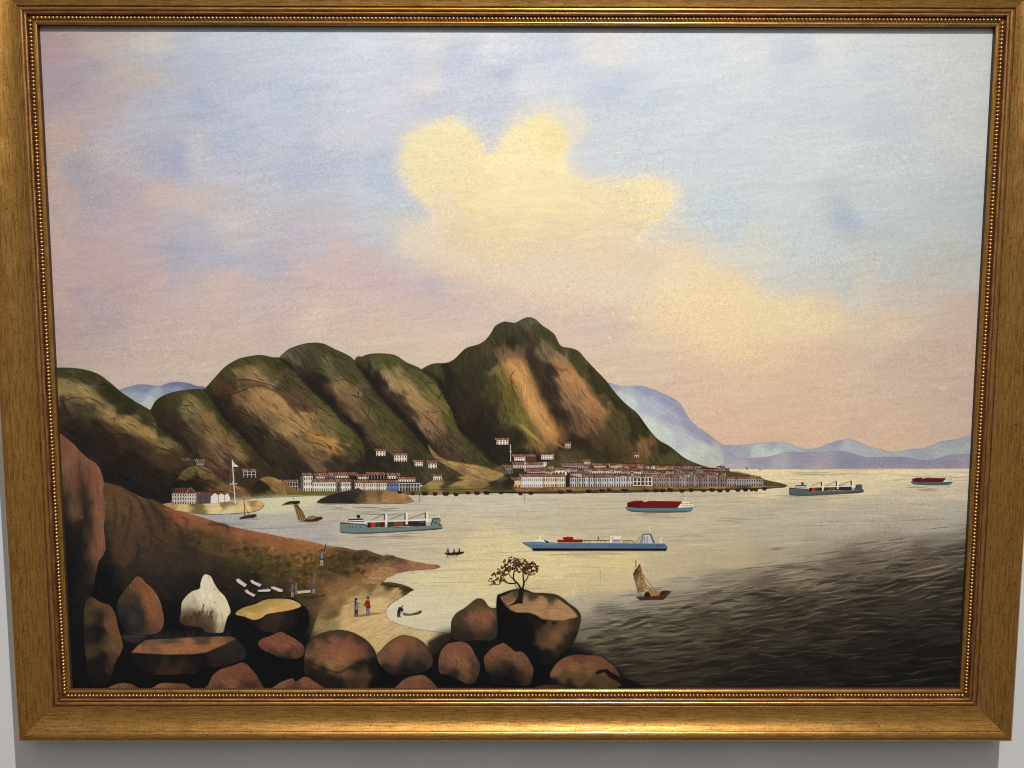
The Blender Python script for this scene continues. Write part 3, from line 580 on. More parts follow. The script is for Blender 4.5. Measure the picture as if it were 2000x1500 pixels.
# dark outlines where one hill passes in front of the next, and painted cracks
for pts, w in (([(398, 761), (412, 776), (428, 800), (446, 824), (470, 848), (500, 880), (532, 910)], 5), ([(548, 700), (575, 722), (596, 748), (616, 768), (645, 792), (668, 820), (694, 842), (712, 870), (718, 905)], 6), ([(695, 707), (716, 738), (736, 764), (764, 796), (794, 828), (820, 860), (852, 898)], 6), ([(823, 723), (848, 742), (864, 768), (884, 805), (896, 838), (930, 872), (964, 905)], 5), ([(297, 806), (308, 828), (332, 852), (360, 874), (384, 896)], 4)):
    line([(x + 5, y - 1) for x, y in pts], w * 2.2, (24, 21, 18), .42, smooth=True, feather=3)
    line(pts, w * .5, (24, 22, 18), .5, smooth=True, feather=.6)
for pts in ([(420, 762), (450, 745), (480, 741), (510, 747), (535, 755), (560, 770), (578, 795)], [(425, 775), (460, 768), (490, 756), (520, 752)], [(150, 783), (175, 777), (200, 790), (225, 800)], [(118, 785), (140, 778), (165, 775)], [(600, 722), (625, 720), (640, 732)], [(650, 745), (680, 742), (706, 765), (722, 785)], [(520, 860), (545, 862), (570, 880)], [(590, 862), (620, 866), (645, 878)], [(815, 800), (850, 830), (880, 862)], [(840, 820), (862, 850), (900, 880)], [(700, 790), (720, 815), (735, 838)], [(1095, 735), (1082, 722), (1070, 712)], [(660, 880), (640, 868)], [(1010, 720), (998, 735), (1002, 760), (1015, 790)], [(1160, 790), (1150, 770)],
            [(850, 880), (868, 872), (884, 884), (870, 898)], [(880, 872), (900, 880)], [(210, 818), (224, 817), (222, 823)], [(440, 800), (470, 805), (500, 820)], [(340, 835), (370, 842), (400, 860)], [(205, 852), (240, 848), (262, 858)], [(300, 873), (330, 880), (352, 896)]):
    line(pts, 2.0, (40, 28, 20), .6, 'lens', True, .3)
for pts, c in (([(1005, 715), (1018, 745), (1030, 780), (1052, 815), (1080, 850)], (214, 160, 92)), ([(1012, 825), (1030, 842), (1060, 868)], (190, 158, 78)), ([(1100, 705), (1125, 735), (1150, 772), (1180, 805)], (178, 126, 78)), ([(1060, 850), (1082, 864), (1105, 876)], (170, 120, 62)), ([(500, 742), (520, 744)], (196, 150, 96)), ([(520, 760), (545, 775), (560, 800), (590, 822)], (180, 140, 88)), ([(600, 845), (640, 862), (672, 880)], (186, 140, 72)), ([(780, 740), (806, 762), (830, 790)], (170, 138, 88))):
    line(pts, 7, c, .38, 'lens', True, 1.6)
    for i in range(3):
        o = random.Random(i).uniform(-5, 5)
        line([(x + o, y + o * .4) for x, y in pts], 1.4, c, .5, 'lens', True, .4)
for H, sd in ((HF, 71), (HE, 72), (HD, 73), (HC, 74), (HA, 75)):
    speckle(curve(H), 26, (206, 186, 150), (.4, .9), .55, sd)
TONE[:] = [1.06, .86]
# ------------------------------------------------------------------ shore strips, hillocks, islet
MID = [(516, 966), (530, 952), (560, 950), (600, 955), (820, 952), (850, 935), (900, 930), (960, 918), (985, 905), (1010, 905), (1100, 900), (1400, 914), (1480, 935), (1496, 952), (1350, 956), (1150, 958), (1000, 961), (930, 964), (820, 966), (700, 966), (600, 968), (560, 970)]
part("painted_shore", MID, 10, "brown and olive painted strip of shore under the town", key="shore")
paint(MID, [(530, 960, 110, 92, 44), (600, 962, 104, 96, 42), (700, 963, 100, 94, 42), (820, 962, 96, 88, 40), (850, 946, 152, 122, 68), (900, 946, 150, 120, 66), (880, 937, 60, 50, 32), (940, 950, 120, 98, 54), (900, 960, 92, 84, 38), (975, 925, 90, 76, 40), (960, 940, 52, 42, 30), (1000, 940, 40, 34, 25), (1000, 920, 50, 42, 28),
            (1060, 915, 66, 64, 32), (1020, 957, 130, 96, 52), (1100, 957, 140, 104, 54), (1200, 955, 138, 104, 52), (1300, 954, 136, 102, 52), (1400, 952, 142, 106, 56), (1480, 950, 140, 108, 60), (1200, 920, 60, 46, 34), (1300, 925, 54, 44, 34), (1400, 930, 56, 50, 36), (1470, 940, 70, 60, 40)], seed=81, warp=(3, 14), stretch=3, streak=(.2, 16, 1.4), smooth=False, soft=4, feather=.5)
GOLD = [(836, 868), (850, 884), (868, 897), (900, 904), (940, 910), (975, 922), (984, 928), (960, 940), (938, 940), (915, 934), (895, 922), (870, 908), (846, 892)]
paint(GOLD, [(850, 884, 130, 102, 58), (880, 902, 150, 118, 66), (920, 915, 152, 120, 68), (960, 928, 150, 118, 66), (900, 918, 128, 100, 58), (940, 932, 140, 110, 62)], seed=82, ang=.35, warp=(3, 12), streak=(.28, 10, 1.2), feather=1)
line([(822, 957), (900, 956), (990, 953)], 1.6, (60, 62, 26), .8)
line([(820, 963), (900, 961), (1000, 958)], 2.0, (112, 108, 40), .7)
line([(1486, 951), (1505, 950), (1522, 951)], 2.2, (140, 126, 108), .8, .8)
HIL1 = [(334, 972), (338, 950), (350, 930), (362, 916), (378, 910), (398, 911), (411, 918), (430, 936), (455, 945), (478, 954), (487, 963), (495, 973), (450, 978), (390, 980), (345, 981)]
TONE[0] = .80
part("painted_hillock", HIL1, 10, "sandy painted mound below two small houses at left", True)
paint(HIL1, [(378, 914, 140, 112, 64), (395, 920, 146, 116, 64), (360, 924, 112, 98, 58), (380, 930, 54, 46, 28), (410, 930, 130, 100, 58), (365, 940, 46, 40, 26), (400, 940, 60, 50, 30), (345, 955, 38, 32, 25), (390, 952, 44, 40, 26), (420, 945, 100, 82, 46), (430, 955, 134, 104, 58), (455, 955, 150, 112, 62), (470, 965, 150, 106, 62), (440, 968, 120, 96, 54), (400, 965, 60, 54, 32), (360, 970, 42, 36, 26), (488, 970, 140, 100, 60)],
      seed=83, ang=.5, warp=(4, 12), streak=(.34, 11, 1.2), soft=3, feather=.5)
hatch(HIL1, 140, .55, (6, 16), (.8, 1.6), (.45, 1.6), .6, 84)
TONE[0] = 1.06
HIL2 = [(492, 972), (494, 955), (503, 940), (515, 932), (530, 931), (548, 938), (566, 949), (585, 960), (592, 966), (570, 969), (530, 971)]
part("painted_hillock", HIL2, 10, "orange painted mound with a dark bush beside the open house", True)
paint(HIL2, [(520, 934, 140, 108, 60), (540, 940, 152, 112, 62), (560, 952, 148, 106, 60), (580, 962, 140, 100, 58), (505, 950, 46, 40, 26), (515, 955, 44, 40, 26), (500, 965, 66, 60, 32), (535, 955, 130, 96, 54), (545, 964, 120, 96, 50), (520, 966, 90, 78, 40)], seed=85, ang=.5, warp=(4, 12), streak=(.3, 11, 1.2), soft=3, feather=.5)
fill([(494, 960), (497, 945), (506, 938), (520, 946), (526, 958), (512, 964)], (38, 34, 24), .75, 2.2, True)
SPIT = [(318, 985), (345, 981), (400, 983), (452, 980), (500, 977.5), (512, 980), (516, 987), (509, 994), (490, 1000), (450, 1003), (400, 1004), (365, 1000), (335, 994)]
fill([(445, 980), (452, 974), (480, 973), (520, 970), (600, 968), (640, 972), (560, 1000), (470, 1000)], (214, 212, 172), .8, 4, True)
part("painted_sandbank", SPIT, 11, "pale painted sandbank under the warehouse and flagpole", True)
paint(SPIT, [(330, 987, 170, 138, 84), (380, 985, 116, 100, 52), (440, 983, 130, 112, 60), (350, 993, 204, 176, 116), (420, 994, 218, 188, 128), (480, 990, 220, 188, 128), (505, 983, 196, 158, 100), (490, 980, 160, 116, 66), (512, 988, 190, 150, 96), (450, 1001, 214, 190, 132)], seed=86, warp=(3, 16), stretch=2.5, streak=(.09, 14, 1.5), soft=4, feather=.5)
line([(516, 986), (509, 994), (490, 1000), (450, 1003)], 1.3, (120, 104, 84), .7, smooth=True)
# ------------------------------------------------------------------ the town
W_, C_, D_ = (228, 220, 204), (212, 196, 160), (44, 37, 34)


def roof(p, seed=0, n=None, dark=(84, 48, 38), lite=(212, 178, 150)):
    """tiled roof: dark red coat crossed by slanted pale strokes"""
    fill(p, dark)
    p = np.asarray(p, float)
    x0, x1, y0, y1 = p[:, 0].min(), p[:, 0].max(), p[:, 1].min(), p[:, 1].max()
    n = n or max(3, int((x1 - x0) / 3.1)); rng = random.Random(seed)
    for i in range(n):
        x = x0 + (x1 - x0) * (i + .5) / n
        line([(x - 1.1, y0 + .7), (x + 1.5, y1 - .3)], rng.uniform(.9, 1.5), np.array(lite) * rng.uniform(.8, 1.1), rng.uniform(.55, .95))
    line([(x0, y0), (x1, y0)], 1.0, (46, 30, 26), .8)


def facade(x0, y0, x1, y1, wall, rows=2, cols=4, win=D_, arch=False):
    fill(bx(x0, y0, x1, y1), wall)
    cw, rh = (x1 - x0) / cols, (y1 - y0) / rows
    for r in range(rows):
        for c in range(cols):
            a, b = x0 + (c + .28) * cw, y0 + (r + (.25 if r < rows - 1 else .32)) * rh
            fill(bx(a, b, a + cw * .42, y0 + (r + (.82 if r < rows - 1 else 1.0)) * rh), win, .92)
        if r:
            line([(x0, y0 + r * rh), (x1, y0 + r * rh)], .6, np.array(wall) * .7, .7)
    line([(x0, y1), (x1, y1)], .8, (70, 56, 44), .7)
    line([(x0, y0), (x1, y0)], .9, (70, 44, 38), .6)


def house(x0, y0, x1, y1, ry, wall=W_, rows=2, cols=4, win=D_, lay=13, lab=None, name="painted_house", shift=4, back=1, seed=0, dark=(88, 44, 34)):
    rp = [(x0 - shift, ry), (x1 - 1 - back, ry), (x1 + 1, y0 + .4), (x0 - 1, y0 + .4)]
    part(name, [rp[0], rp[1], rp[2], (x1, y0), (x1, y1), (x0, y1), (x0, y0), rp[3]], lay, lab)
    facade(x0, y0, x1, y1, wall, rows, cols, win)
    roof(rp, seed + int(x0), dark=dark)


def frame_house(x0, y0, x1, y1, ry, col=(206, 204, 200), bays=3, lay=13, lab=None):
    """open verandah: white posts and rails over a dark inside"""
    part("painted_house", [(x0 - 4, ry), (x1 - 2, ry), (x1 + 1, y0), (x1, y1), (x0, y1), (x0 - 1, y0)], lay, lab)
    fill(bx(x0, y0, x1, y1), (52, 46, 44))
    roof([(x0 - 4, ry), (x1 - 2, ry), (x1 + 1, y0 + .3), (x0, y0 + .3)], int(x0))
    for y in (y0 + .4, (y0 + y1) / 2):
        line([(x0, y), (x1, y)], 1.1, col)
    for i in range(bays + 1):
        x = x0 + (x1 - x0) * i / bays
        line([(x, y0), (x, y1)], 1.1, col)


# hillside houses
house(358, 900, 370, 911, 893, (66, 60, 58), 2, 3, (34, 30, 28), lab="dim painted house on the mound at far left", dark=(60, 48, 40))
house(384, 901.5, 399, 911, 895.5, (150, 132, 104), 2, 4, lab="small painted house on the mound, right of the dim one", dark=(66, 50, 40))
frame_house(476, 921, 499.5, 933, 914.5, lab="open white painted house right of the flagpole")
house(735, 880.5, 753, 891, 875.5, lab="upper left painted house on the middle slope", cols=3)
house(770, 889, 795, 901.5, 884, lab="widest painted house on the middle slope", cols=5)
house(810, 902, 826, 911, 897, lab="painted house on the middle slope next to the brown gully", cols=4)
house(837, 905, 853, 915, 898, lab="painted house at the right end of the slope row", cols=3)
house(846, 930, 862.5, 938.5, 924, lab="painted house low on the slope above the shore boats", rows=1, cols=4)
house(970, 859.5, 993, 869, 854.5, lab="white painted house alone under the peak", rows=2, cols=4)
house(1103, 867, 1115, 876, 862, (190, 176, 156), 1, 3, lab="tiny painted house under the tan scar", shift=2)
house(1239, 888, 1248, 894, 881, (196, 182, 164), 1, 2, lab="tiny painted house low on the right slope", shift=3)
# warehouse group on the sandbank
part("painted_building", [(336, 963), (345, 952), (373, 951), (384, 963), (384, 984.5), (336, 984.5)], 13, "long painted house with a gable, left of the grey warehouse", key="long")
facade(336, 963, 361, 984, (196, 190, 182), 3, 5, (48, 42, 42)); facade(361, 963.5, 384, 984, (216, 206, 188), 3, 5, (56, 38, 34))
roof([(344, 952.5), (374, 952), (363, 963.5), (336, 963.5)], 3, 8, (72, 42, 36), (150, 112, 92)); fill([(363, 963.5), (373, 952), (384, 963.5)], (98, 58, 46)); line([(363, 963.5), (373, 952), (384, 963.5)], 1, (206, 190, 166), .8)
part("painted_building", [(384, 966), (389, 959.5), (442, 959.5), (449, 969), (449, 979), (412, 983.5), (384, 984)], 13, "grey painted warehouse with three white gables", key="ware")
fill([(384, 966), (412, 966), (412, 983), (384, 984)], (84, 76, 80)); roof([(389, 959.5), (442, 959.5), (436, 966), (384, 966.5)], 5, 14, (84, 50, 42), (170, 130, 108))
fill([(412, 983), (412, 969.5), (420, 962.5), (427, 967), (433, 963.5), (439, 967.5), (445, 963), (449.5, 970), (449.5, 979)], (232, 222, 204))
for x in (427, 439): line([(x, 967), (x, 981)], .9, (110, 96, 86))
for x in (393, 402.5): line([(x, 966), (x, 983)], .8, (50, 44, 48))
# flagpole
part("painted_flagpole", [(452, 896), (456, 897), (458, 902), (468, 912), (456, 912), (457, 943), (465, 944), (465, 947), (458, 947), (461, 984), (458, 984), (455, 948), (448, 946), (448, 944), (454, 943)], 15, "tall white painted flagpole with a pennant", key="flag")
line([(454, 898), (457, 945), (460, 984)], 1.7, (232, 228, 222)); fill([(454, 898), (457, 903), (467, 912), (454.5, 911)], (228, 222, 216)); fill(bx(457, 905, 459, 907), (70, 50, 46))
line([(449, 945), (464, 944.5)], 1.6, (220, 214, 206)); line([(452, 915), (449, 965)], .6, (190, 180, 168), .7); line([(456, 912), (463, 965)], .5, (190, 180, 168), .5); line([(455, 940), (457, 947)], 2.4, (210, 204, 198))
# left waterfront
def block(name, outline, lay, lab, key=None):
    part(name, outline, lay, lab, key=key)
frame_house(556, 941, 582, 958, 936, bays=5, lay=13, lab="grey painted verandah house at the left end of the left waterfront")
fill([(548, 937), (578, 936), (582, 941), (556, 941)], (76, 44, 38)); roof([(546, 936), (579, 936), (582, 941), (552, 941)], 6)
fill([(548, 942), (556, 942), (585, 960), (560, 960)], (140, 100, 58), .9, 1)
# back row
for (a, b, c, d, r, w, n, lab) in ((617, 930.5, 635, 936, 923, W_, 4, "painted house in the back row, behind the tall corner block"), (635, 929.5, 653, 936, 922, (112, 106, 108), 4, "grey painted house in the back row of the left waterfront"), (655, 929, 681, 934, 921.5, W_, 6, "long white painted house in the back row of the left waterfront"), (699, 931.5, 718, 937, 925, W_, 4, "white painted house left of the dark colonnade"), (757, 929, 781, 935.5, 922.5, W_, 5, "white painted house right of the dark colonnade")):
    house(a, b, c, d, r, w, 1, n, lay=11, lab=lab)
roof([(681, 921.5), (696, 921), (699, 929), (682, 929)], 8)
block("painted_building", [(714, 921), (749, 921), (752, 928), (752, 936), (718, 936)], 12, "dark painted colonnade in the back row of the left waterfront")
fill(bx(718, 928, 751, 936), (40, 34, 32)); roof([(714, 921), (749, 921), (752, 928), (718, 928)], 9)
for x in range(720, 752, 6): line([(x, 928), (x, 936)], 1, (200, 188, 168))
house(777, 936, 811, 941.5, 930.5, W_, 1, 7, lay=12, lab="low white painted house above the grey verandah block")
# front row
part("painted_building", [(588, 930), (590, 922), (608, 922), (611, 929), (611, 960), (587, 960)], 13, "tall painted corner block with a grey side")
fill([(587, 930), (593, 929), (593, 960), (587, 960)], (96, 88, 92)); facade(593, 929.5, 611, 960, W_, 3, 4, (50, 38, 34)); roof([(589, 922.5), (608, 922.5), (611, 929.5), (592, 929.5)], 2)
part("painted_building", [(611, 936), (655, 935), (657.5, 941), (657, 960), (611, 960)], 13, "long white painted building next to the tall corner block")
facade(611, 941.5, 657, 960, W_, 2, 13, (50, 38, 34), True); roof([(611, 936), (655, 935), (658, 941.5), (608, 942)], 4)
fill(bx(657, 941, 665.5, 960), (92, 84, 90)); fill(bx(660, 946, 662.5, 950), (48, 40, 44)); fill(bx(660, 954, 662.5, 958), (48, 40, 44))
part("painted_building", [(657, 934), (684, 934), (687, 941), (687, 960), (657, 960)], 13, "white painted building with a grey side wall, mid left waterfront")
facade(665.5, 941.5, 686, 960, W_, 2, 6, (46, 38, 36)); roof([(656, 934), (684, 934), (687, 941.5), (658, 941.5)], 5)
fill(bx(686.5, 938, 692.5, 960), (66, 46, 40))
part("painted_building", [(692, 936.5), (752, 936.5), (755, 943), (755, 960), (692, 960)], 13, "long white painted building behind the islet")
facade(693, 943, 755, 960, (226, 214, 196), 2, 17, (66, 48, 44))
part("painted_building", [(752, 936.5), (774, 936.5), (779, 943.5), (779, 959), (755, 959)], 13, "blue painted building on the left waterfront")
facade(755, 943.5, 779, 959, (108, 132, 172), 2, 7, (44, 50, 74)); roof([(691, 936.5), (774, 936.5), (779, 943.5), (693, 943.5)], 6)
for x in (710, 725, 741): line([(x, 943), (x, 960)], .8, (110, 70, 60))
part("painted_building", bx(779, 943, 821, 958.5), 13, "grey painted verandah block at the right end of the left waterfront")
fill(bx(779, 943, 821, 958), (64, 58, 58))
for y in (944, 951): line([(779, y), (821, y)], 1.3, (206, 198, 186))
for i in range(8): line([(780 + i * 5.7, 943), (780 + i * 5.7, 958)], 1.4, (206, 198, 186))
fill([(560, 960), (640, 960), (820, 958.5), (820, 963), (640, 966), (560, 967)], (98, 92, 40), .85, .7)

ISLET = [(618, 981), (626, 974.5), (640, 968), (660, 962), (685, 957), (695, 954), (701, 952.5), (706, 957), (720, 957.5), (745, 957.5), (770, 959), (790, 963.5), (800, 970), (809, 978), (795, 982), (740, 983.5), (690, 983), (640, 984)]
part("painted_islet", ISLET, 14, "small painted islet, dark at left and sandy at right", key="islet")
paint(ISLET, [(625, 980, 46, 38, 34), (660, 972, 46, 39, 36), (690, 965, 50, 42, 38), (702, 957, 60, 52, 44), (680, 978, 44, 37, 34), (705, 972, 84, 66, 42), (720, 965, 120, 94, 56), (720, 976, 136, 108, 64), (760, 966, 140, 104, 62), (760, 976, 160, 122, 74), (790, 970, 152, 112, 68), (800, 978, 150, 106, 68), (740, 961, 104, 80, 48)], seed=87, ang=-.3, warp=(3, 12), streak=(.16, 10, 1.3), smooth=False, soft=3, feather=.4)
line([(618, 982), (640, 984), (700, 984), (740, 984)], 1.4, (216, 206, 180), .8)


# right town: back row first
house(1004, 892, 1026, 901, 887, W_, 2, 5, lay=11, lab="white painted house at the upper left of the right town")
fill(bx(1026, 893, 1047, 900), (84, 56, 50)); roof([(1000, 887), (1045, 886.5), (1047, 892), (1004, 892)], 11)
house(1057, 888, 1081, 898, 885.5, W_, 2, 5, lay=11, lab="highest white painted house of the right town", shift=2)
part("painted_building", [(1001, 902), (1058, 901), (1060, 899), (1068, 903), (1068, 914), (1002, 915)], 11, "long white painted terrace below the upper houses")
facade(1002, 908.5, 1060, 915, (206, 202, 196), 1, 14, D_); facade(1060, 902, 1068, 913, W_, 2, 2, D_); roof([(1000, 902), (1057, 901), (1061, 908.5), (1002, 908.5)], 12)
house(987, 914, 1001, 926, 907, (120, 118, 118), 1, 3, lay=11, lab="grey painted house at the left foot of the right town")
for (a, b, c, d, r, w, n, lab) in ((1100, 909, 1151, 915.5, 903, (150, 152, 162), 12, "blue grey painted terrace in the back row of the right town"), (1160, 910, 1183, 915, 904, (216, 200, 170), 6, "cream painted house in the back row of the right town"), (1190, 909, 1216, 914.5, 904.5, (214, 198, 168), 7, "cream painted house with seven windows in the back row"), (1219, 911, 1256, 913.5, 905.5, (214, 196, 176), 1, "long painted roof with a pale eave in the back row"),
                                   (1262, 914, 1281, 920, 909, (104, 110, 128), 5, "dim blue painted house in the back row"), (1281, 914, 1302, 919.5, 909, (204, 182, 116), 5, "yellow painted house in the back row"), (1304, 914.5, 1360, 920, 909.5, (98, 98, 108), 13, "long dim painted terrace in the back row"), (1370, 920, 1425, 924, 915, (84, 78, 78), 12, "low dim painted terrace below the hill foot")):
    house(a, b, c, d, r, w, 1, n, lay=11, lab=lab)
facade(1141, 902, 1153, 907, W_, 1, 3, D_); roof([(1138, 896.5), (1151, 896.5), (1154, 902), (1140, 902)], 14)
# middle row
for (a, b, c, d, r, w, n, lab) in ((1030, 921, 1056, 924.5, 914.5, (204, 194, 182), 6, "painted house in the middle row above the white colonnade"), (1057, 920, 1084, 924, 913.5, (202, 190, 170), 7, "painted house with a red roof in the middle row"), (1084, 918.5, 1112, 928, 912, W_, 4, "white painted gabled house in the middle row"), (1153, 920, 1180, 925, 914, W_, 6, "first white painted house right of the cone roof, middle row"), (1181, 920, 1214, 925, 914, W_, 8, "second white painted house right of the cone roof, middle row"),
                                   (1215, 919.5, 1255, 926, 913.5, (212, 202, 190), 9, "white painted house in the centre of the middle row"), (1257, 924, 1316, 927.5, 918.5, (218, 196, 150), 12, "cream painted terrace in the middle row"), (1317, 925, 1391, 929.5, 919.5, (112, 108, 112), 16, "dim grey painted terrace in the middle row")):
    house(a, b, c, d, r, w, 1, n, lay=12, lab=lab)
roof([(1113, 919), (1150, 917), (1153, 924), (1113, 926)], 15)
# front row
part("painted_building", [(1000, 931), (1016, 931), (1017, 952), (1005, 952), (1004, 938)], 13, "small cream painted shed left of the white colonnade")
facade(1005, 938, 1017, 952, (214, 192, 142), 2, 2, D_); roof([(998, 931), (1015, 931), (1017, 938), (1003, 938)], 16); fill(bx(1006, 940, 1016, 944), (214, 192, 142))
part("painted_building", [(1014, 925), (1060, 925), (1062, 931.5), (1062, 952.5), (1018, 952.5)], 13, "white painted colonnade building on the right waterfront")
facade(1018, 931.5, 1061, 952.5, (226, 218, 208), 2, 11, (96, 88, 88))
part("painted_building", [(1060, 925), (1100, 925), (1104, 931.5), (1104, 951.5), (1062, 952)], 13, "cream painted building between the colonnade and the cone roof")
facade(1062, 931.5, 1104, 952, (224, 208, 178), 2, 12, (52, 44, 40)); roof([(1014, 925), (1100, 925), (1104, 931.5), (1018, 931.5)], 17)
line([(1086, 932), (1086, 951)], .9, (90, 66, 56))
part("painted_building", [(1104, 931), (1113, 920.5), (1122, 932.5), (1122, 951), (1104, 951.5)], 14, "dark painted house with a cone roof")
fill([(1105, 932), (1122, 932), (1113, 951), (1105, 951.5)], (42, 34, 34)); fill([(1104, 932), (1113, 920.5), (1123, 933)], (92, 46, 36)); fill([(1104, 932), (1113, 920.5), (1113, 933)], (54, 30, 27))
part("painted_building", [(1120, 925.5), (1235, 926), (1237, 931.5), (1236, 950.5), (1113, 951), (1113, 932.5)], 13, "long blue white painted terrace on the right waterfront")
facade(1113, 932.5, 1180, 951, (192, 187, 182), 2, 15, (46, 42, 46)); facade(1180, 932.5, 1236, 950.5, (196, 191, 184), 2, 12, (54, 50, 54)); roof([(1118, 925.5), (1235, 926), (1237, 932.5), (1119, 932.5)], 18)
for x in (1138, 1150, 1165, 1187, 1210): line([(x, 930), (x, 951)], .8, (50, 42, 46), .8)
part("painted_building", [(1237, 926), (1272, 926), (1274, 931), (1274, 949), (1237, 949.5)], 13, "white painted open frame building on the right waterfront")
fill(bx(1236, 931, 1274, 949), (70, 56, 50))
for y in (932, 940.5, 948): line([(1236, y), (1274, y)], 1.5, (222, 212, 196))
for i in range(6): line([(1237 + i * 7.2, 931), (1237 + i * 7.2, 949)], 2.0, (222, 212, 196))
roof([(1236, 926), (1272, 926), (1274, 931.5), (1237, 931.5)], 19)
part("painted_building", [(1274, 927), (1420, 930), (1420, 948.5), (1274, 949.5)], 13, "long mauve painted terrace on the right waterfront")
facade(1274, 933, 1345, 949.5, (150, 136, 132), 2, 16, (50, 40, 40)); facade(1345, 934, 1420, 949, (136, 122, 120), 2, 16, (48, 40, 42)); roof([(1273, 927), (1420, 930), (1421, 935), (1274, 934)], 20, dark=(98, 60, 48))
part("painted_building", [(1420, 930), (1484, 931.5), (1490, 934), (1490, 948), (1420, 949)], 13, "last pale painted terrace at the tip of the town")
facade(1420, 935, 1490, 948.5, (164, 158, 158), 2, 15, (48, 42, 44)); roof([(1420, 930), (1484, 931), (1486, 935), (1420, 935)], 21)
fill([(1395, 921), (1440, 921), (1480, 930), (1420, 931)], (82, 70, 34), .8, 1)
for (x, y0, y1) in ((997, 868, 902), (1025, 891, 921)):
    line([(x, y0), (x + .5, y1)], 1.5, (214, 208, 200)); line([(x - 2, y0 + 14), (x + 3, y0 + 14)], 1, (214, 208, 200))
    part("painted_flagpole", bx(x - 1.2, y0, x + 1.7, y1), 15, "thin white painted flagpole under the lone house" if y0 < 880 else "thin white painted flagpole in the middle of the right town roofs")
for (x, y0, y1) in ((1150, 900, 950), (1128, 918, 960), (1258, 925, 960), (1305, 915, 962), (1402, 918, 950), (1455, 930, 955), (797, 945, 976), (820, 962, 982), (1024, 950, 980), (1079, 948, 958), (1278, 940, 958)):
    line([(x, y0), (x, y1)], .9, (56, 42, 36), .75)
for a, b in (((1305, 935), (1342, 975)), ((1310, 928), (1330, 962)), ((1300, 940), (1312, 965)), ((1278, 935), (1300, 958)), ((1180, 935), (1198, 955)), ((1165, 915), (1150, 925))):
    line([a, b], .7, (64, 52, 46), .6)
# odd sheds, gables and yards that break the long rows
_tg = random.Random(12)
for i in range(46):
    x = _tg.uniform(1062, 1420); y = _tg.choice([911, 917, 922, 926, 930]) + _tg.uniform(-1.5, 1.5) + max(0, x - 1300) * .03
    w, h = _tg.uniform(6, 15), _tg.uniform(3, 5.5)
    wall = _tg.choice([(214, 204, 188), (226, 216, 196), (206, 190, 160), (168, 160, 156), (190, 176, 158)])
    fill(bx(x, y, x + w, y + h), np.array(wall) * (1 if x < 1270 else .76))
    for q in range(int(w / 3.2)): fill(bx(x + .9 + q * 3.1, y + 1.1, x + 2.2 + q * 3.1, y + h), (48, 38, 36), .85)
    roof([(x - 1.5, y - 3.2), (x + w - 1, y - 3.2), (x + w + .8, y + .3), (x - .6, y + .3)], i)
for i in range(60):
    x = _tg.uniform(1020, 1488); y = _tg.uniform(903, 928) + max(0, x - 1300) * .05
    line([(x, y), (x + _tg.uniform(-1, 3), y + _tg.uniform(2, 6))], _tg.uniform(.8, 2.2), _tg.choice([(46, 34, 30), (60, 44, 36), (40, 40, 26)]), .75)
for i in range(34):
    x = _tg.uniform(1115, 1486)
    line([(x, 930), (x + .3, 950)], _tg.uniform(.8, 1.8), _tg.choice([(66, 52, 48), (54, 44, 44), (206, 196, 184)]), .7)
for i in range(14):
    x = _tg.uniform(610, 778)
    line([(x, 941), (x + .3, 959)], _tg.uniform(.8, 1.5), (86, 66, 58), .6)
# moored boats along the shore
SB = [(830, 963), (850, 963.5), (871, 963.5), (891, 964.5), (914, 961.5), (932, 962), (951, 961.5), (979, 961), (1017, 962.5), (1037, 962), (1095, 960), (1112, 958.5), (1150, 958.5), (1176, 957.5), (1190, 956.5), (1220, 956.5), (1262, 957), (1281, 957), (1294, 957), (1309, 956), (1332, 957.5), (1350, 956.5), (1374, 957), (1391, 956), (1406, 957), (1421, 956.5), (1441, 956), (1456, 955.5), (1468, 955.5), (1476, 955.5), (1493, 953.5), (806, 963), (781, 961)]
for i, (x, y) in enumerate(SB):
    g = random.Random(i); w = g.uniform(10, 15) * (.85 if x > 1300 else 1); h = g.uniform(4.8, 6.4); y += .8
    o = [(x - w / 2, y - h * .45), (x - w * .2, y - h * .62), (x + w * .25, y - h * .5), (x + w / 2, y - h * .4), (x + w * .3, y + h * .45), (x - w * .3, y + h * .45)]
    fill(o, (50, 28, 21) if i % 3 else (34, 22, 19), 1, 0); line([(x - w * .3, y - h * .35), (x + w * .3, y - h * .3)], .9, (126, 78, 48), .7)
    line([(x - w * .5, y + h * .6), (x + w * .4, y + h * .7)], 1, (222, 214, 196), .6)
    part("painted_boat", o, 15)

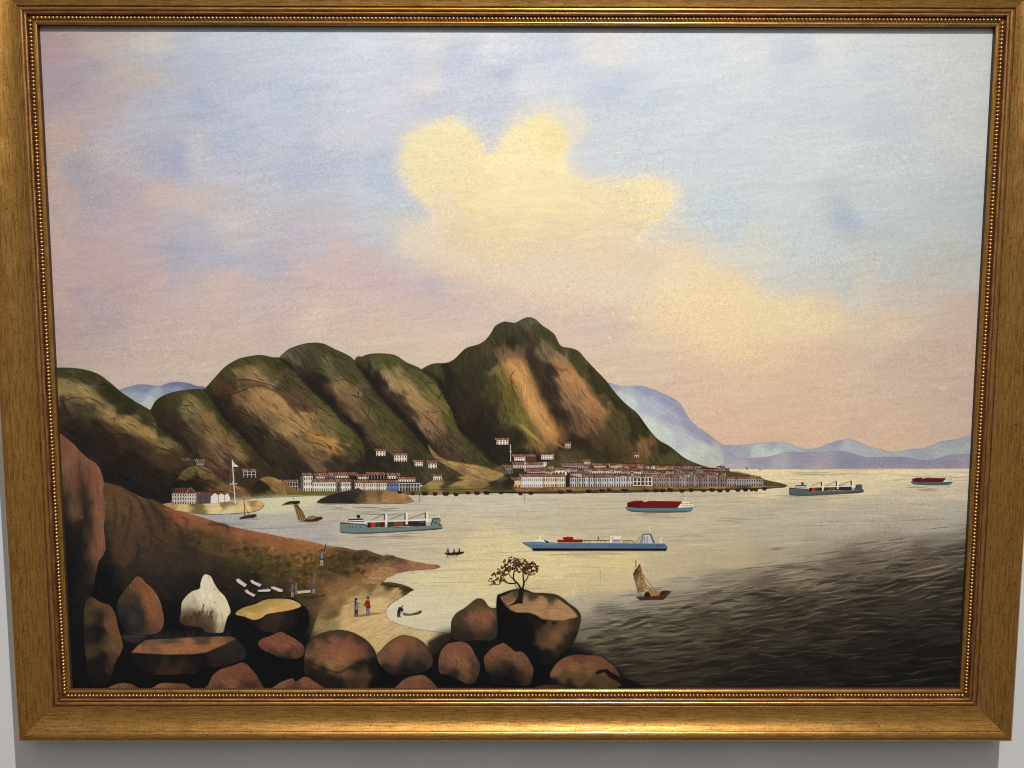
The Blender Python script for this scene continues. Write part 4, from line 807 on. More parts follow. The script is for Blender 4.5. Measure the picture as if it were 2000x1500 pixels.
# ------------------------------------------------------------------ ships and boats on the water
def ship_heavy(T, dim=1.0, lab="", key=""):
    """grey-green heavy lift ship: bridge at the bow, three white cranes, deck cargo"""
    def t(p): return [T(*q) for q in p]
    c = lambda *k: np.array(k, np.float32) * dim
    hull = t([(664.5, 1020.5), (711, 1023.5), (718, 1027), (725, 1031.5), (760, 1031), (800, 1029.5), (838, 1026.5), (841, 1024), (845, 1012.5), (859, 1012), (861.5, 1016), (858, 1021), (864, 1027), (864.5, 1031), (850, 1033.5), (800, 1036.5), (760, 1039), (722, 1040.5), (690, 1041), (668, 1039.5), (664, 1037)])
    part("painted_cargo_ship", hull, 16, lab, key=key)
    part("cargo_stack", t([(717, 1020.5), (785, 1017.5), (826, 1015.5), (834, 1016), (834, 1026), (800, 1028.5), (725, 1030.5)]), 17, None, None, None, key)
    part("bridge", t([(680, 1014), (709, 1013.5), (711, 1019), (712, 1023), (682, 1021.5)]), 17, None, None, None, key)
    k0 = [(0, 2), (1, 2)]
    fill(hull, c(112, 125, 123))
    fill(t([(664.5, 1020), (711, 1023.5), (718, 1026), (718, 1028), (711, 1025), (690, 1023), (664.5, 1022)]), c(48, 60, 62))
    fill(t([(664, 1036), (668, 1038.5), (690, 1040), (722, 1039.5), (800, 1035.5), (864, 1030), (864.5, 1032), (850, 1034), (800, 1037), (722, 1041), (690, 1041.5), (668, 1040)]), c(62, 84, 88), .9)
    fill(t([(704, 1019), (842, 1013.5), (842, 1016.5), (718, 1022.5)]), (230, 222, 212))
    xs = [(718, 725, (62, 22, 24)), (724, 733, (168, 44, 44)), (733, 742, (44, 62, 34)), (742, 752, (70, 24, 26)), (757, 771, (34, 60, 34)), (771, 780, (150, 42, 44)), (776, 787, (40, 100, 56)), (774, 786, (156, 48, 46)), (787, 801, (54, 42, 50)), (800, 832, (34, 31, 38))]
    for i, (a, b, col) in enumerate(xs):
        s = (a - 718) * .035
        y = 1020.5 - s + (4 if i == 7 else 0)
        fill(t([(a, y), (b, y - .4), (b, 1029.5 - s), (a, 1030.5 - s)]), np.array(col) * (dim * .25 + .75), .96)
    fill(t([(818, 1018), (830, 1016), (832, 1021), (820, 1022)]), c(88, 88, 96), .7)
    for (x, y0, y1) in ((751.5, 1003, 1024), (791.5, 1001.5, 1024), (831.5, 1000, 1021)):
        part("crane", t(bx(x, y0, x + 6, y1)), 18, None, None, None, key)
        fill(t(bx(x - 1.8, y0 + .5, x + 1.2, y1 - 9)), c(86, 88, 90)); fill(t(bx(x + 1, y0, x + 5, y1)), (232, 224, 216))
    for a, b in (((726, 1015.5), (751, 1004)), ((762, 1014.5), (790, 1003)), ((798, 1014), (831, 1001.5))):
        line(t([a, b]), 1.3 * abs(T(1, 0)[0] - T(0, 0)[0]), c(110, 92, 88), .9)
    fill(t([(681, 1013.5), (709, 1013), (711, 1022), (683, 1021)]), (220, 216, 208)); fill(t([(680.5, 1013.8), (709, 1012.8), (710, 1014.8), (681, 1016)]), c(34, 40, 42)); fill(t([(683, 1018), (711, 1017.5), (711, 1019), (684, 1019.3)]), c(34, 40, 42))
    fill(t([(695, 1008), (699, 1005.5), (703, 1006), (704, 1009), (702, 1012), (697, 1013), (699, 1010)]), c(34, 36, 40))
    fill(t([(841, 1024), (845.5, 1012), (858, 1011.5), (858, 1013.5), (847, 1014), (843.5, 1025)]), c(52, 66, 68)); fill(t([(857, 1021), (863.5, 1026), (858, 1026)]), c(44, 56, 60))
    for a in (849.5, 852.5): fill(t(bx(a, 1019, a + 1.6, 1022.5)), (30, 32, 34))
    for a in (682, 688, 694.5, 703.5): fill(t(bx(a, 1028, a + 1.5, 1030)), (40, 48, 50))
    line(t([(852, 1010.5), (856, 1009), (859, 1004)]), 1.1 * abs(T(1, 0)[0] - T(0, 0)[0]), (228, 220, 212))


def ship_box(T, k, dim, lab, key):
    """teal container ship with one dark red block of containers"""
    def t(p): return [T(*q) for q in p]
    part("painted_container_ship", t([(1221, 989.5), (1225, 982), (1238, 978), (1255, 977), (1333, 978.5), (1340, 971), (1345, 980.5), (1354, 984), (1354, 991), (1350, 997), (1340, 999), (1300, 1000), (1260, 999.5), (1235, 998), (1226, 996)]), 16, lab, key=key)
    part("cargo_stack", t([(1225, 982), (1238, 978), (1255, 977.5), (1256, 979.5), (1268, 978), (1333, 979), (1322, 992), (1250, 992), (1225, 990)]), 17, None, None, None, key)
    part("bridge", t([(1333, 979), (1345, 980.5), (1354, 985), (1354, 990), (1323, 992)]), 17, None, None, None, key)
    fill(t([(1221, 989.5), (1248, 991), (1322, 991.5), (1354, 990), (1354, 992), (1350, 997), (1340, 999), (1300, 1000), (1260, 999.5), (1235, 998), (1226, 996)]), np.array((86, 122, 129)) * dim)
    fill(t([(1228, 996), (1260, 998), (1345, 997.5), (1340, 999.3), (1300, 1000.2), (1260, 1000), (1235, 998.4)]), np.array((48, 84, 94)) * dim, .8)
    fill(t([(1225, 982), (1238, 978), (1255, 977.5), (1256, 980), (1261, 980), (1268, 978), (1333, 979), (1322, 992), (1250, 992), (1225, 990)]), (106, 24, 26))
    fill(t([(1225, 982), (1250, 981), (1250, 992), (1225, 990)]), (84, 12, 16), .6)
    for y in (983, 987): line(t([(1262, y), (1327, y)]), .6, (84, 10, 14), .5)
    fill(t([(1333, 979), (1345, 980.5), (1353, 984), (1354.5, 990), (1323, 991.5)]), (236, 224, 190))
    for y in (983, 987):
        for i in range(6): fill(t(bx(1331 + i * 3.6, y, 1333 + i * 3.6, y + 1.2)), (50, 44, 40))
    line(t([(1339, 971), (1339, 979)]), 1.2 * k, (240, 234, 222)); line(t([(1336, 972.5), (1342, 972.5)]), 1.0 * k, (240, 234, 222))
    for x in (1234, 1272, 1276): fill(t(bx(x, 994, x + 1.5, 995)), (40, 70, 78))


ship_heavy(lambda x, y: (x, y), 1.0, "grey green painted ship with three white cranes, nearest the beach", "heavy1")
ship_heavy(lambda x, y: (1541 + (x - 664) * .727, 967 + (y - 1041) * .70), .74, "dark grey painted ship with three cranes, near the horizon", "heavy2")
ship_box(lambda x, y: (x, y), 1.0, 1.0, "painted container ship with dark red cargo in front of the town", "box1")
ship_box(lambda x, y: (1779 + (x - 1221) * .61, 946 + (y - 1000) * .58), .62, .86, "smallest painted container ship, far right on the horizon", "box2")
TK = [(1020, 1058.5), (1045, 1056), (1053, 1053), (1055, 1045), (1057, 1053), (1074, 1057), (1088, 1059), (1100, 1050), (1119, 1047.5), (1121, 1053), (1138, 1053), (1140, 1055), (1190, 1055), (1192, 1047), (1214, 1047), (1216, 1056), (1236, 1056), (1248, 1061), (1253, 1043.5), (1269, 1041), (1269.5, 1028), (1270.5, 1041), (1278, 1060), (1297, 1061.5), (1304, 1068), (1301, 1075), (1042, 1075), (1036, 1068), (1026, 1063)]
part("painted_tanker", TK, 16, "long blue grey painted tanker in mid bay", key="tank")
part("funnel_tower", [(1249, 1061), (1253, 1043.5), (1271, 1041.5), (1279, 1060.5)], 17, None, None, None, "tank")
part("deck_house", [(1191, 1047), (1214, 1047), (1214, 1060), (1191, 1060)], 17, None, None, None, "tank")
part("cargo_stack", [(1089, 1054), (1100, 1054), (1100, 1048), (1119, 1048), (1120, 1053), (1138, 1053), (1138, 1059.5), (1089, 1059.5)], 17, None, None, None, "tank")
fill([(1020, 1058.5), (1050, 1057.5), (1074, 1058), (1090, 1060), (1190, 1060.5), (1297, 1061.5), (1304, 1068), (1301, 1075), (1042, 1075), (1036, 1068), (1026, 1063)], (90, 112, 132))
fill([(1040, 1070.5), (1303, 1071), (1301, 1075), (1042, 1075)], (20, 24, 34)); fill([(1190, 1062), (1297, 1062), (1302, 1070), (1190, 1069)], (76, 96, 116), .6, .8); fill([(1024, 1059), (1090, 1060), (1090, 1063), (1030, 1063)], (126, 142, 154), .6, .6)
fill([(1043, 1057.5), (1052, 1053.5), (1055, 1045), (1057, 1053.5), (1074, 1057.5), (1074, 1059)], (236, 226, 204)); fill([(1062, 1054), (1073, 1058), (1071, 1060), (1066, 1059)], (26, 26, 32)); line([(1074, 1055), (1074, 1060)], 1.2, (200, 196, 190))
fill([(1089, 1054), (1100, 1054), (1100, 1049), (1108, 1048.5), (1119, 1048.5), (1120, 1053.5), (1138, 1053.5), (1138, 1059), (1089, 1059)], (132, 24, 20))
for x in range(1092, 1138, 5): line([(x, 1054.5), (x, 1059.5)], .8, (80, 14, 14), .8)
line([(1138, 1055.3), (1191, 1055.3)], 1.1, (70, 62, 58))
for x in (1140, 1146, 1151, 1165, 1172, 1180): line([(x, 1055), (x + 2, 1059)], .8, (76, 66, 60))
line([(1169, 1048.5), (1169, 1055)], 1.6, (64, 58, 56))
fill([(1191, 1047), (1213, 1047), (1213, 1060), (1191, 1060)], (236, 224, 200)); fill(bx(1195, 1052.5, 1214, 1060), (178, 170, 182)); 
for x in (1199, 1202.5, 1206.5): fill(bx(x, 1055, x + 1.5, 1057), (30, 30, 40))
line([(1194, 1051), (1198, 1049)], .9, (60, 54, 56)); line([(1216, 1056), (1234, 1056), (1240, 1060)], 1.1, (74, 64, 60))
for x in (1217, 1222, 1227): line([(x, 1056), (x, 1060)], .7, (84, 72, 66))
fill([(1249, 1061), (1253.5, 1044), (1271, 1042), (1278.5, 1060.5)], (192, 188, 196)); fill([(1249, 1061), (1253.5, 1044), (1258, 1044), (1255, 1061)], (128, 130, 136), .9); fill([(1269, 1043), (1271.5, 1041.5), (1279, 1060.5), (1275, 1060.5)], (84, 90, 100)); fill([(1253, 1044), (1258, 1042.5), (1271, 1041.5), (1271, 1043.5)], (60, 62, 68))
for i in range(4):
    for j in (0, 1): fill(bx(1258 + j * 5, 1048 + i * 3.3, 1259.8 + j * 5, 1049.5 + i * 3.3), (48, 46, 56))
line([(1269, 1028), (1269.5, 1042)], 1.2, (244, 236, 222)); line([(1243, 1058), (1252, 1046)], 1.1, (120, 112, 110)); line([(1289, 1056.5), (1294, 1049)], 1.4, (240, 232, 216)); fill([(1288, 1060), (1289, 1056), (1294, 1058), (1294, 1061)], (226, 220, 206))
for x in (1041, 1047, 1118, 1149, 1188, 1281, 1286, 1291): fill(bx(x, 1063.5, x + 1.4, 1065.5), (36, 44, 56))
# sailing junk at right
JK = [(1237, 1122), (1240, 1114), (1243, 1094), (1244, 1110), (1250, 1102), (1254, 1116), (1264, 1148), (1282, 1153), (1290, 1157), (1299, 1153), (1311, 1154), (1305, 1161), (1296, 1170), (1250, 1171), (1242, 1165), (1247, 1160), (1240, 1130)]
part("painted_junk", JK, 16, "painted junk with a tan sail at the edge of the dark water", key="junk1")
part("sail", [(1237, 1122), (1240, 1113), (1250, 1102), (1255, 1118), (1264, 1148), (1257, 1156), (1247, 1156), (1240, 1134)], 17, None, None, None, "junk1")
part("hull", [(1242, 1165), (1262, 1163), (1290, 1158), (1299, 1153), (1311, 1154), (1305, 1161), (1296, 1170), (1250, 1171)], 17, None, None, None, "junk1")
paint([(1237, 1122), (1240, 1113), (1250, 1102), (1255, 1118), (1264, 1148), (1257, 1156), (1247, 1156), (1240, 1134)], [(1242, 1116, 84, 56, 36), (1248, 1110, 128, 96, 58), (1252, 1125, 150, 118, 70), (1246, 1135, 156, 126, 76), (1258, 1145, 156, 122, 72), (1250, 1152, 140, 108, 64), (1240, 1126, 110, 84, 52)], seed=3, warp=(1, 8), smooth=False, soft=2, streak=(.1, 8, 1), ang=1.2)
for i in range(5): line([(1238 + i * 2, 1122 + i * 7), (1252 + i * 2.6, 1113 + i * 8)], .7, (84, 58, 36), .8)
line([(1249, 1104), (1252, 1130), (1252, 1162)], .8, (70, 46, 30), .9); line([(1242, 1094), (1242, 1108)], 1.2, (80, 56, 44)); line([(1237, 1122), (1250, 1102)], 1.8, (64, 40, 28))
for a, b in (((1256, 1122), (1278, 1152)), ((1260, 1140), (1272, 1152)), ((1242, 1130), (1247, 1165)), ((1262, 1148), (1274, 1154)), ((1246, 1150), (1252, 1165))): line([a, b], .8, (70, 46, 34), .85)
fill([(1242, 1165), (1262, 1164), (1290, 1159), (1299, 1153), (1311, 1154), (1305, 1161), (1296, 1169.5), (1250, 1171)], (78, 44, 34)); fill([(1250, 1169), (1296, 1168), (1304, 1161), (1296, 1170), (1250, 1171)], (48, 28, 26), .8)
fill([(1257, 1165), (1260, 1156), (1268, 1152.5), (1280, 1152), (1289, 1157), (1287, 1163)], (146, 108, 66)); fill([(1257, 1165), (1260, 1157), (1266, 1156), (1270, 1160), (1270, 1165)], (40, 27, 22))
for x in (1270, 1274, 1278, 1283): line([(x - 1, 1153), (x + 2, 1163)], 1, (212, 176, 120), .8)
fill([(1289, 1158), (1293, 1154), (1301, 1153.5), (1304, 1156), (1294, 1162)], (58, 36, 30))
line([(1173, 1112), (1173.5, 1145)], 1.0, (170, 154, 130), .6)
# junk at left
J2 = [(550, 986), (560, 981), (566, 979), (585, 978), (586.5, 982), (581, 985), (596, 1010), (605, 1009), (612, 1007), (619, 1010), (628, 1009), (631, 1012), (620, 1017), (600, 1018.5), (583, 1017), (580, 1004), (574, 986), (566, 984)]
part("painted_junk", J2, 16, "painted junk with a furled brown sail near the sandbank", key="junk2")
fill([(574, 985), (580, 983), (597, 1011), (592, 1016), (583, 1015), (580, 1004)], (150, 116, 74)); fill([(550, 986), (560, 981), (566, 979), (585, 978), (586.5, 982), (578, 985), (568, 983.5)], (44, 31, 27))
for o in (0, 3, 6, 8): line([(576 + o * .6, 986), (581 + o * 1.3, 1000), (585 + o * 1.5, 1015)], 1.2, (66, 42, 30), .9)
fill([(583, 1015), (594, 1016), (603, 1009), (612, 1007), (619, 1010), (628, 1009), (631, 1012), (620, 1017), (600, 1018.5)], (62, 38, 30)); fill([(598, 1014), (604, 1009), (612, 1007.5), (618, 1011), (610, 1014)], (160, 124, 82)); line([(603, 1012), (612, 1009)], .9, (60, 40, 30)); line([(572, 970), (575, 977)], .7, (90, 80, 70))
S2 = [(476, 972), (478, 972), (486, 1005), (500, 1004), (502, 1008), (494, 1010), (468, 1013), (469, 1010), (477, 1007)]
part("painted_sailboat", S2, 16, "small dark painted sloop with bare mast by the sandbank", key="sloop")
fill([(468, 1011), (477, 1007.5), (483, 1006), (499, 1004), (502, 1007), (496, 1010), (469, 1013)], (48, 30, 25)); line([(477, 972), (478.5, 1007)], 1.3, (84, 52, 34)); line([(478, 985), (486, 1005)], .8, (96, 62, 40)); line([(477, 985), (480, 1006)], .7, (120, 76, 46)); line([(471, 1010), (490, 1007)], .9, (120, 80, 54))
RB = [(867, 1080), (874, 1079), (872, 1072), (876, 1071), (878, 1078), (886, 1078), (888, 1072), (890, 1078), (896, 1077), (896, 1071), (899, 1071), (900, 1077), (907, 1077.5), (905, 1080), (894, 1083), (876, 1083.5)]
part("painted_rowboat", RB, 16, "dark painted rowing boat with three men in the bay", key="row")
fill([(867, 1080), (890, 1078.5), (907, 1077), (905, 1080), (896, 1083), (876, 1083.5)], (44, 26, 20))
for x, y in ((875, 1073), (887, 1074), (897, 1073)): line([(x, y + 1), (x + 1, y + 7)], 2.4, (46, 30, 24)); fill(bx(x - 1.2, y - 2, x + 1.2, y + .5), (50, 32, 26)); line([(x, y + 3), (x - 4, y + 6)], .9, (46, 30, 24))
line([(875, 1083), (872, 1090)], .9, (56, 36, 28)); line([(894, 1082), (892, 1088)], .9, (56, 36, 28))

# ------------------------------------------------------------------ near land: beach, slope, cliff
BEACH = [(560, 1110), (640, 1100), (745, 1137), (765, 1137), (785, 1141), (801, 1147), (806, 1151), (795, 1160), (780, 1168), (765, 1178), (756, 1188), (753, 1197), (756, 1206), (766, 1214), (782, 1220), (805, 1227), (835, 1232), (862, 1235), (895, 1238), (900, 1290), (600, 1300), (560, 1240)]
part("painted_beach", BEACH, 10, "sandy painted beach in the foreground cove", key="beach")
line([(745, 1142), (752, 1195), (770, 1220), (840, 1238)], 9, (206, 202, 180), .55, smooth=True, feather=3)
TONE[:] = [1.17, .84]  # foreground palette lifted to make up for the weaker spotlight
paint(BEACH, [(620, 1130, 96, 70, 40), (680, 1130, 120, 86, 50), (720, 1140, 104, 76, 46), (770, 1142, 72, 52, 36), (795, 1150, 70, 48, 34), (650, 1150, 132, 92, 54), (690, 1150, 128, 102, 58), (740, 1152, 150, 124, 76), (770, 1158, 164, 134, 84), (700, 1170, 168, 140, 88), (740, 1175, 188, 158, 104), (660, 1175, 120, 90, 52), (680, 1195, 176, 144, 92), (730, 1205, 186, 154, 102), (640, 1190, 96, 74, 44), (620, 1160, 118, 78, 46), (640, 1225, 130, 112, 66), (690, 1225, 184, 150, 96), (750, 1225, 188, 156, 104), (800, 1240, 184, 158, 106), (860, 1245, 184, 160, 108), (720, 1250, 182, 150, 96), (620, 1250, 96, 88, 50), (650, 1245, 160, 136, 84), (780, 1270, 170, 140, 90), (885, 1245, 150, 130, 86)],
      seed=91, warp=(5, 20), ang=-.4, stretch=1.5, streak=(.13, 12, 1.5), smooth=False, soft=5, feather=.6)
hatch(BEACH, 320, lambda x, y: -.5 if x < 700 else .1, (6, 20), (.9, 2), (.78, 1.22), .5, 92)
line([(753, 1190), (753, 1198), (758, 1208), (768, 1215), (806, 1227), (862, 1235), (880, 1238)], 1.3, (126, 112, 94), .5, smooth=True)
line([(756, 1188), (765, 1178), (795, 1160), (806, 1151)], 1.2, (100, 76, 56), .7, smooth=True)
for i in range(26):
    g = random.Random(i); x = 745 + i * 2.4; y = 1138 + (i * .5) + g.uniform(-1, 4)
    fill([(x - 3, y + 1), (x - 1, y - 2), (x + 2.5, y - 1.5), (x + 3.5, y + 1.5), (x, y + 2.5)], (58, 40, 28), .8, .5); fill([(x - 1.5, y - 1), (x + 1, y - 1.6), (x + 1.5, y)], (120, 86, 54), .6)
for pts in ([(700, 1110), (712, 1104), (722, 1108), (712, 1116), (700, 1118)], [(716, 1128), (726, 1122), (740, 1122), (728, 1130)], [(676, 1144), (690, 1138), (705, 1140), (720, 1132), (738, 1126)], [(690, 1140), (720, 1140), (735, 1135)]):
    line(pts, 2, (58, 40, 28), .75, 'lens', True, .3)
TONE[:] = [1.13, .86]
LAND = [(60, 940), (205, 942), (235, 950), (258, 962), (280, 972), (300, 976), (318, 985), (345, 997), (370, 1003), (400, 1012), (425, 1020), (450, 1028), (480, 1034), (520, 1042), (560, 1050), (600, 1056), (640, 1066), (670, 1069), (697, 1075), (715, 1073.5), (735, 1081), (752, 1086), (765, 1084.5), (782, 1090), (808, 1096), (832, 1101), (856, 1103), (861, 1107), (848, 1111), (820, 1112), (795, 1115), (775, 1119), (758, 1127), (749, 1136), (735, 1140), (700, 1142), (670, 1155), (640, 1165), (622, 1200), (600, 1260), (500, 1300), (60, 1380)]
part("painted_slope", LAND, 11, "rust brown painted slope running down to the spit and beach", key="slope")
paint(LAND, [(215, 950, 92, 58, 38), (250, 965, 104, 66, 44), (290, 985, 84, 66, 44), (330, 990, 126, 68, 42), (360, 1005, 150, 82, 52), (400, 1015, 150, 84, 54), (440, 1028, 120, 66, 42), (470, 1040, 146, 86, 54), (520, 1045, 142, 82, 50), (560, 1054, 140, 80, 48), (600, 1060, 150, 94, 56), (640, 1068, 150, 88, 56), (690, 1078, 100, 64, 40), (730, 1085, 64, 52, 34), (770, 1092, 72, 52, 38), (790, 1105, 150, 100, 66), (830, 1106, 152, 98, 66), (760, 1112, 160, 112, 70), (740, 1128, 156, 114, 70), (860, 1107, 120, 80, 60), (720, 1105, 140, 96, 58), (690, 1120, 124, 84, 48),
      (230, 985, 82, 66, 42), (250, 1010, 88, 68, 42), (225, 1030, 50, 42, 32), (280, 1020, 76, 60, 40), (300, 1000, 60, 46, 32), (320, 1020, 52, 40, 28), (300, 1050, 70, 54, 38), (260, 1050, 60, 48, 36), (350, 1025, 104, 62, 40), (390, 1035, 74, 60, 38), (430, 1045, 60, 50, 34), (350, 1060, 48, 42, 32), (410, 1065, 84, 66, 36), (450, 1060, 110, 72, 40), (480, 1070, 82, 70, 34), (530, 1070, 138, 92, 50), (580, 1075, 136, 94, 48), (560, 1095, 86, 70, 32), (620, 1085, 122, 84, 44), (650, 1090, 70, 56, 30), (600, 1105, 120, 86, 42), (520, 1100, 66, 58, 28), (680, 1095, 58, 48, 28), (640, 1115, 62, 54, 28), (700, 1090, 60, 48, 28),
      (215, 1075, 26, 27, 26), (260, 1090, 56, 45, 36), (310, 1095, 52, 42, 34), (360, 1095, 44, 38, 30), (410, 1100, 50, 42, 32), (460, 1105, 58, 50, 28), (215, 1110, 22, 23, 24), (260, 1125, 38, 32, 28), (330, 1120, 40, 33, 28), (370, 1130, 34, 28, 25), (430, 1130, 36, 29, 25), (480, 1140, 36, 30, 25), (540, 1125, 70, 58, 30), (590, 1130, 84, 66, 34), (560, 1150, 48, 42, 27), (630, 1145, 120, 80, 46), (600, 1165, 60, 48, 30), (660, 1145, 132, 86, 50), (620, 1180, 96, 68, 40), (530, 1165, 40, 34, 26), (200, 1160, 20, 21, 22), (300, 1180, 24, 22, 22), (340, 1200, 24, 23, 23), (450, 1180, 26, 24, 23), (600, 1215, 60, 52, 32), (560, 1230, 28, 26, 24), (300, 1250, 22, 22, 24), (500, 1290, 20, 20, 21), (150, 1300, 18, 19, 21), (100, 1100, 24, 22, 24), (300, 1080, 62, 48, 36), (240, 1070, 60, 46, 36), (340, 1085, 56, 46, 34), (300, 1140, 40, 33, 29), (440, 1150, 38, 31, 26), (250, 1100, 50, 40, 33), (400, 1150, 36, 30, 26)],
      seed=93, warp=(7, 22), ang=.25, stretch=1.5, streak=(.15, 8, 1.8), smooth=False, sigma=15, feather=.5)
hatch(LAND, 2200, lambda x, y: random.Random(int(x * 13 + y * 7)).uniform(-.5, 1.3), (3, 10), (1.0, 2.8), (.5, 1.5), .5, 94, tint=[(64, 60, 28), (150, 100, 54), (32, 28, 22)])
_bs = random.Random(77)
for (x, y, rx, ry, n) in ((590, 1092, 60, 14, 70), (660, 1096, 40, 14, 60), (700, 1092, 34, 10, 44), (560, 1112, 70, 14, 60), (630, 1116, 50, 12, 50), (500, 1085, 46, 16, 40), (455, 1070, 40, 14, 30), (740, 1090, 30, 6, 20), (690, 1118, 30, 8, 20), (600, 1140, 40, 12, 30), (380, 1050, 60, 20, 40), (300, 1040, 50, 30, 40), (270, 1000, 40, 20, 26)):
    for i in range(n):
        t = _bs.uniform(0, 6.28); q = math.sqrt(_bs.random()); a, b = x + rx * q * math.cos(t), y + ry * q * math.sin(t)
        w = _bs.uniform(2.5, 6.5); h = w * _bs.uniform(.45, .8)
        fill([(a + w * math.cos(k) * (1 + .3 * math.sin(3 * k + i)), b + h * math.sin(k) * (1 + .3 * math.cos(2 * k + i))) for k in np.linspace(0, 6.28, 9)[:-1]], _bs.choice([(58, 54, 28), (48, 44, 26), (72, 62, 32), (40, 36, 24), (104, 80, 44), (62, 44, 30)]), _bs.uniform(.18, .5), .8)
hatch([(440, 1050), (600, 1070), (720, 1090), (640, 1140), (480, 1120)], 620, lambda x, y: random.Random(int(x * 7 + y)).uniform(-1.6, -.6), (4, 9), (1.0, 2.4), (.45, 1.5), .7, 95, tint=[(78, 72, 34), (42, 40, 24), (160, 118, 62)])
hatch([(640, 1075), (740, 1090), (850, 1105), (740, 1135), (650, 1150)], 260, lambda x, y: random.Random(int(x * 7 + y)).uniform(-.5, .6), (4, 10), (1.0, 2.2), (.5, 1.35), .6, 99, tint=[(150, 112, 66), (66, 48, 32)])
for pts in ([(236, 955), (262, 968), (280, 990), (282, 1015)], [(282, 970), (300, 990), (310, 1015), (325, 1040)], [(300, 1045), (320, 1060), (345, 1068)], [(350, 1008), (366, 1016), (362, 1030)], [(400, 1024), (440, 1025), (446, 1040)]):
    line(pts, 5, (28, 23, 20), .55, 'lens', True, 1.6)
line([(560, 1052), (600, 1058), (640, 1068), (697, 1077)], 1.0, (196, 160, 110), .4, smooth=True)
# craggy brown rock forms behind the left cliff, and the soft foot of the slope on the sand
for p, col, a, f in (([(213, 952), (245, 957), (268, 974), (280, 1002), (272, 1050), (256, 1096), (228, 1104), (216, 1060)], (98, 70, 48), .5, 5), ([(286, 990), (312, 1000), (338, 1030), (352, 1066), (330, 1076), (304, 1050), (290, 1020)], (88, 62, 44), .5, 5), ([(330, 996), (420, 1024), (520, 1052), (600, 1068), (590, 1078), (480, 1060), (380, 1034)], (146, 92, 58), .35, 6), ([(300, 1075), (360, 1080), (420, 1100), (400, 1120), (330, 1110)], (66, 52, 40), .5, 7)):
    slash(p, col, a, f, 60, 1.0, int(p[0][0]))
for pts in ([(246, 962), (256, 990), (252, 1030), (240, 1070)], [(222, 960), (226, 1000), (222, 1050)], [(272, 985), (290, 1010), (296, 1050), (288, 1085)], [(300, 990), (318, 1012), (322, 1040)], [(330, 1010), (350, 1030), (356, 1062)], [(262, 1040), (272, 1070), (264, 1100)], [(380, 1030), (392, 1046), (388, 1066)], [(232, 1000), (244, 1012), (238, 1030)]):
    line(pts, 6, (34, 28, 25), .38, 'lens', True, 2.2)
line([(748, 1141), (702, 1146), (664, 1160), (636, 1188), (616, 1236)], 24, (158, 124, 80), .42, 'lens', True, 6)
hatch([(600, 1150), (660, 1140), (740, 1136), (700, 1165), (660, 1190), (640, 1240), (606, 1240)], 200, -.7, (5, 13), (1, 2.4), (.7, 1.35), .55, 100)
# dark ground behind the boulders
GROUND = [(60, 1120), (205, 1120), (225, 1140), (260, 1165), (330, 1185), (400, 1180), (470, 1200), (560, 1205), (600, 1205), (606, 1240), (640, 1290), (740, 1300), (840, 1268), (852, 1248), (872, 1234), (960, 1232), (1060, 1240), (1130, 1260), (1180, 1290), (1230, 1330), (1262, 1352), (1270, 1400), (60, 1400)]
part("painted_ground", GROUND, 12, "near black painted ground between the boulders", key="ground")
fill(GROUND, (21, 20, 21), 1, 9, True, 0); fill([(60, 1300), (500, 1270), (640, 1290), (1060, 1290), (1150, 1345), (1250, 1345), (1270, 1400), (60, 1400)], (18, 18, 20), 1, 3)
hatch(GROUND, 500, lambda x, y: random.Random(int(x * 3 + y)).uniform(-1.8, 0), (5, 16), (1, 3), (.6, 2.2), .45, 96, tint=[(44, 36, 32), (30, 34, 38)])
CLIFF = [(60, 835), (105, 836), (114, 843), (126, 852), (146, 868), (158, 882), (172, 895), (186, 903), (196, 915), (201, 930), (204, 945), (201, 960), (205, 980), (206, 1005), (203, 1030), (206, 1055), (207, 1072), (202, 1085), (194, 1095), (190, 1110), (180, 1160), (165, 1260), (150, 1400), (60, 1400)]
part("painted_cliff", CLIFF, 13, "tall reddish painted cliff along the left edge", key="cliff")
paint(CLIFF, [(112, 850, 120, 72, 50), (130, 870, 124, 74, 52), (150, 885, 122, 74, 52), (120, 890, 112, 68, 48), (170, 905, 128, 78, 54), (188, 915, 126, 78, 54), (195, 950, 122, 78, 54), (150, 910, 92, 60, 44), (130, 905, 136, 96, 66), (160, 930, 66, 48, 38), (140, 940, 104, 66, 46), (120, 930, 72, 58, 40), (185, 960, 116, 74, 52), (165, 970, 46, 36, 30), (145, 985, 96, 66, 46), (125, 980, 40, 36, 28), (190, 1000, 122, 78, 54), (170, 1010, 40, 31, 27), (148, 1000, 86, 66, 42), (195, 1030, 122, 78, 54), (178, 1050, 60, 46, 36), (195, 1065, 132, 82, 56), (190, 1090, 124, 76, 52), (185, 1075, 90, 64, 46), (150, 1030, 30, 26, 25), (130, 1030, 28, 25, 25), (120, 1060, 24, 21, 24), (160, 1080, 26, 23, 25), (170, 1110, 28, 25, 25), (183, 1120, 52, 44, 34), (140, 1130, 22, 20, 24), (165, 1165, 30, 27, 25), (150, 1200, 22, 21, 23), (140, 1260, 18, 19, 22), (140, 1340, 17, 18, 21), (120, 1000, 36, 33, 28)],
      seed=97, warp=(4, 16), ang=1.5, stretch=2.6, streak=(.14, 22, 2.0), smooth=False, sigma=15, feather=.6, aspect=.55)
hatch(CLIFF, 300, 1.5, (10, 30), (1.2, 3), (.6, 1.4), .4, 98)
for (x, y) in ((133, 906), (120, 922), (198, 990), (197, 1000), (126, 1060), (160, 1010)): fill([(x - 3, y), (x, y - 2), (x + 5, y), (x + 1, y + 2)], (150, 106, 76), .6, .5)

TONE[:] = [1.08, .93]
# ------------------------------------------------------------------ boulders
BK = (17, 17, 19)


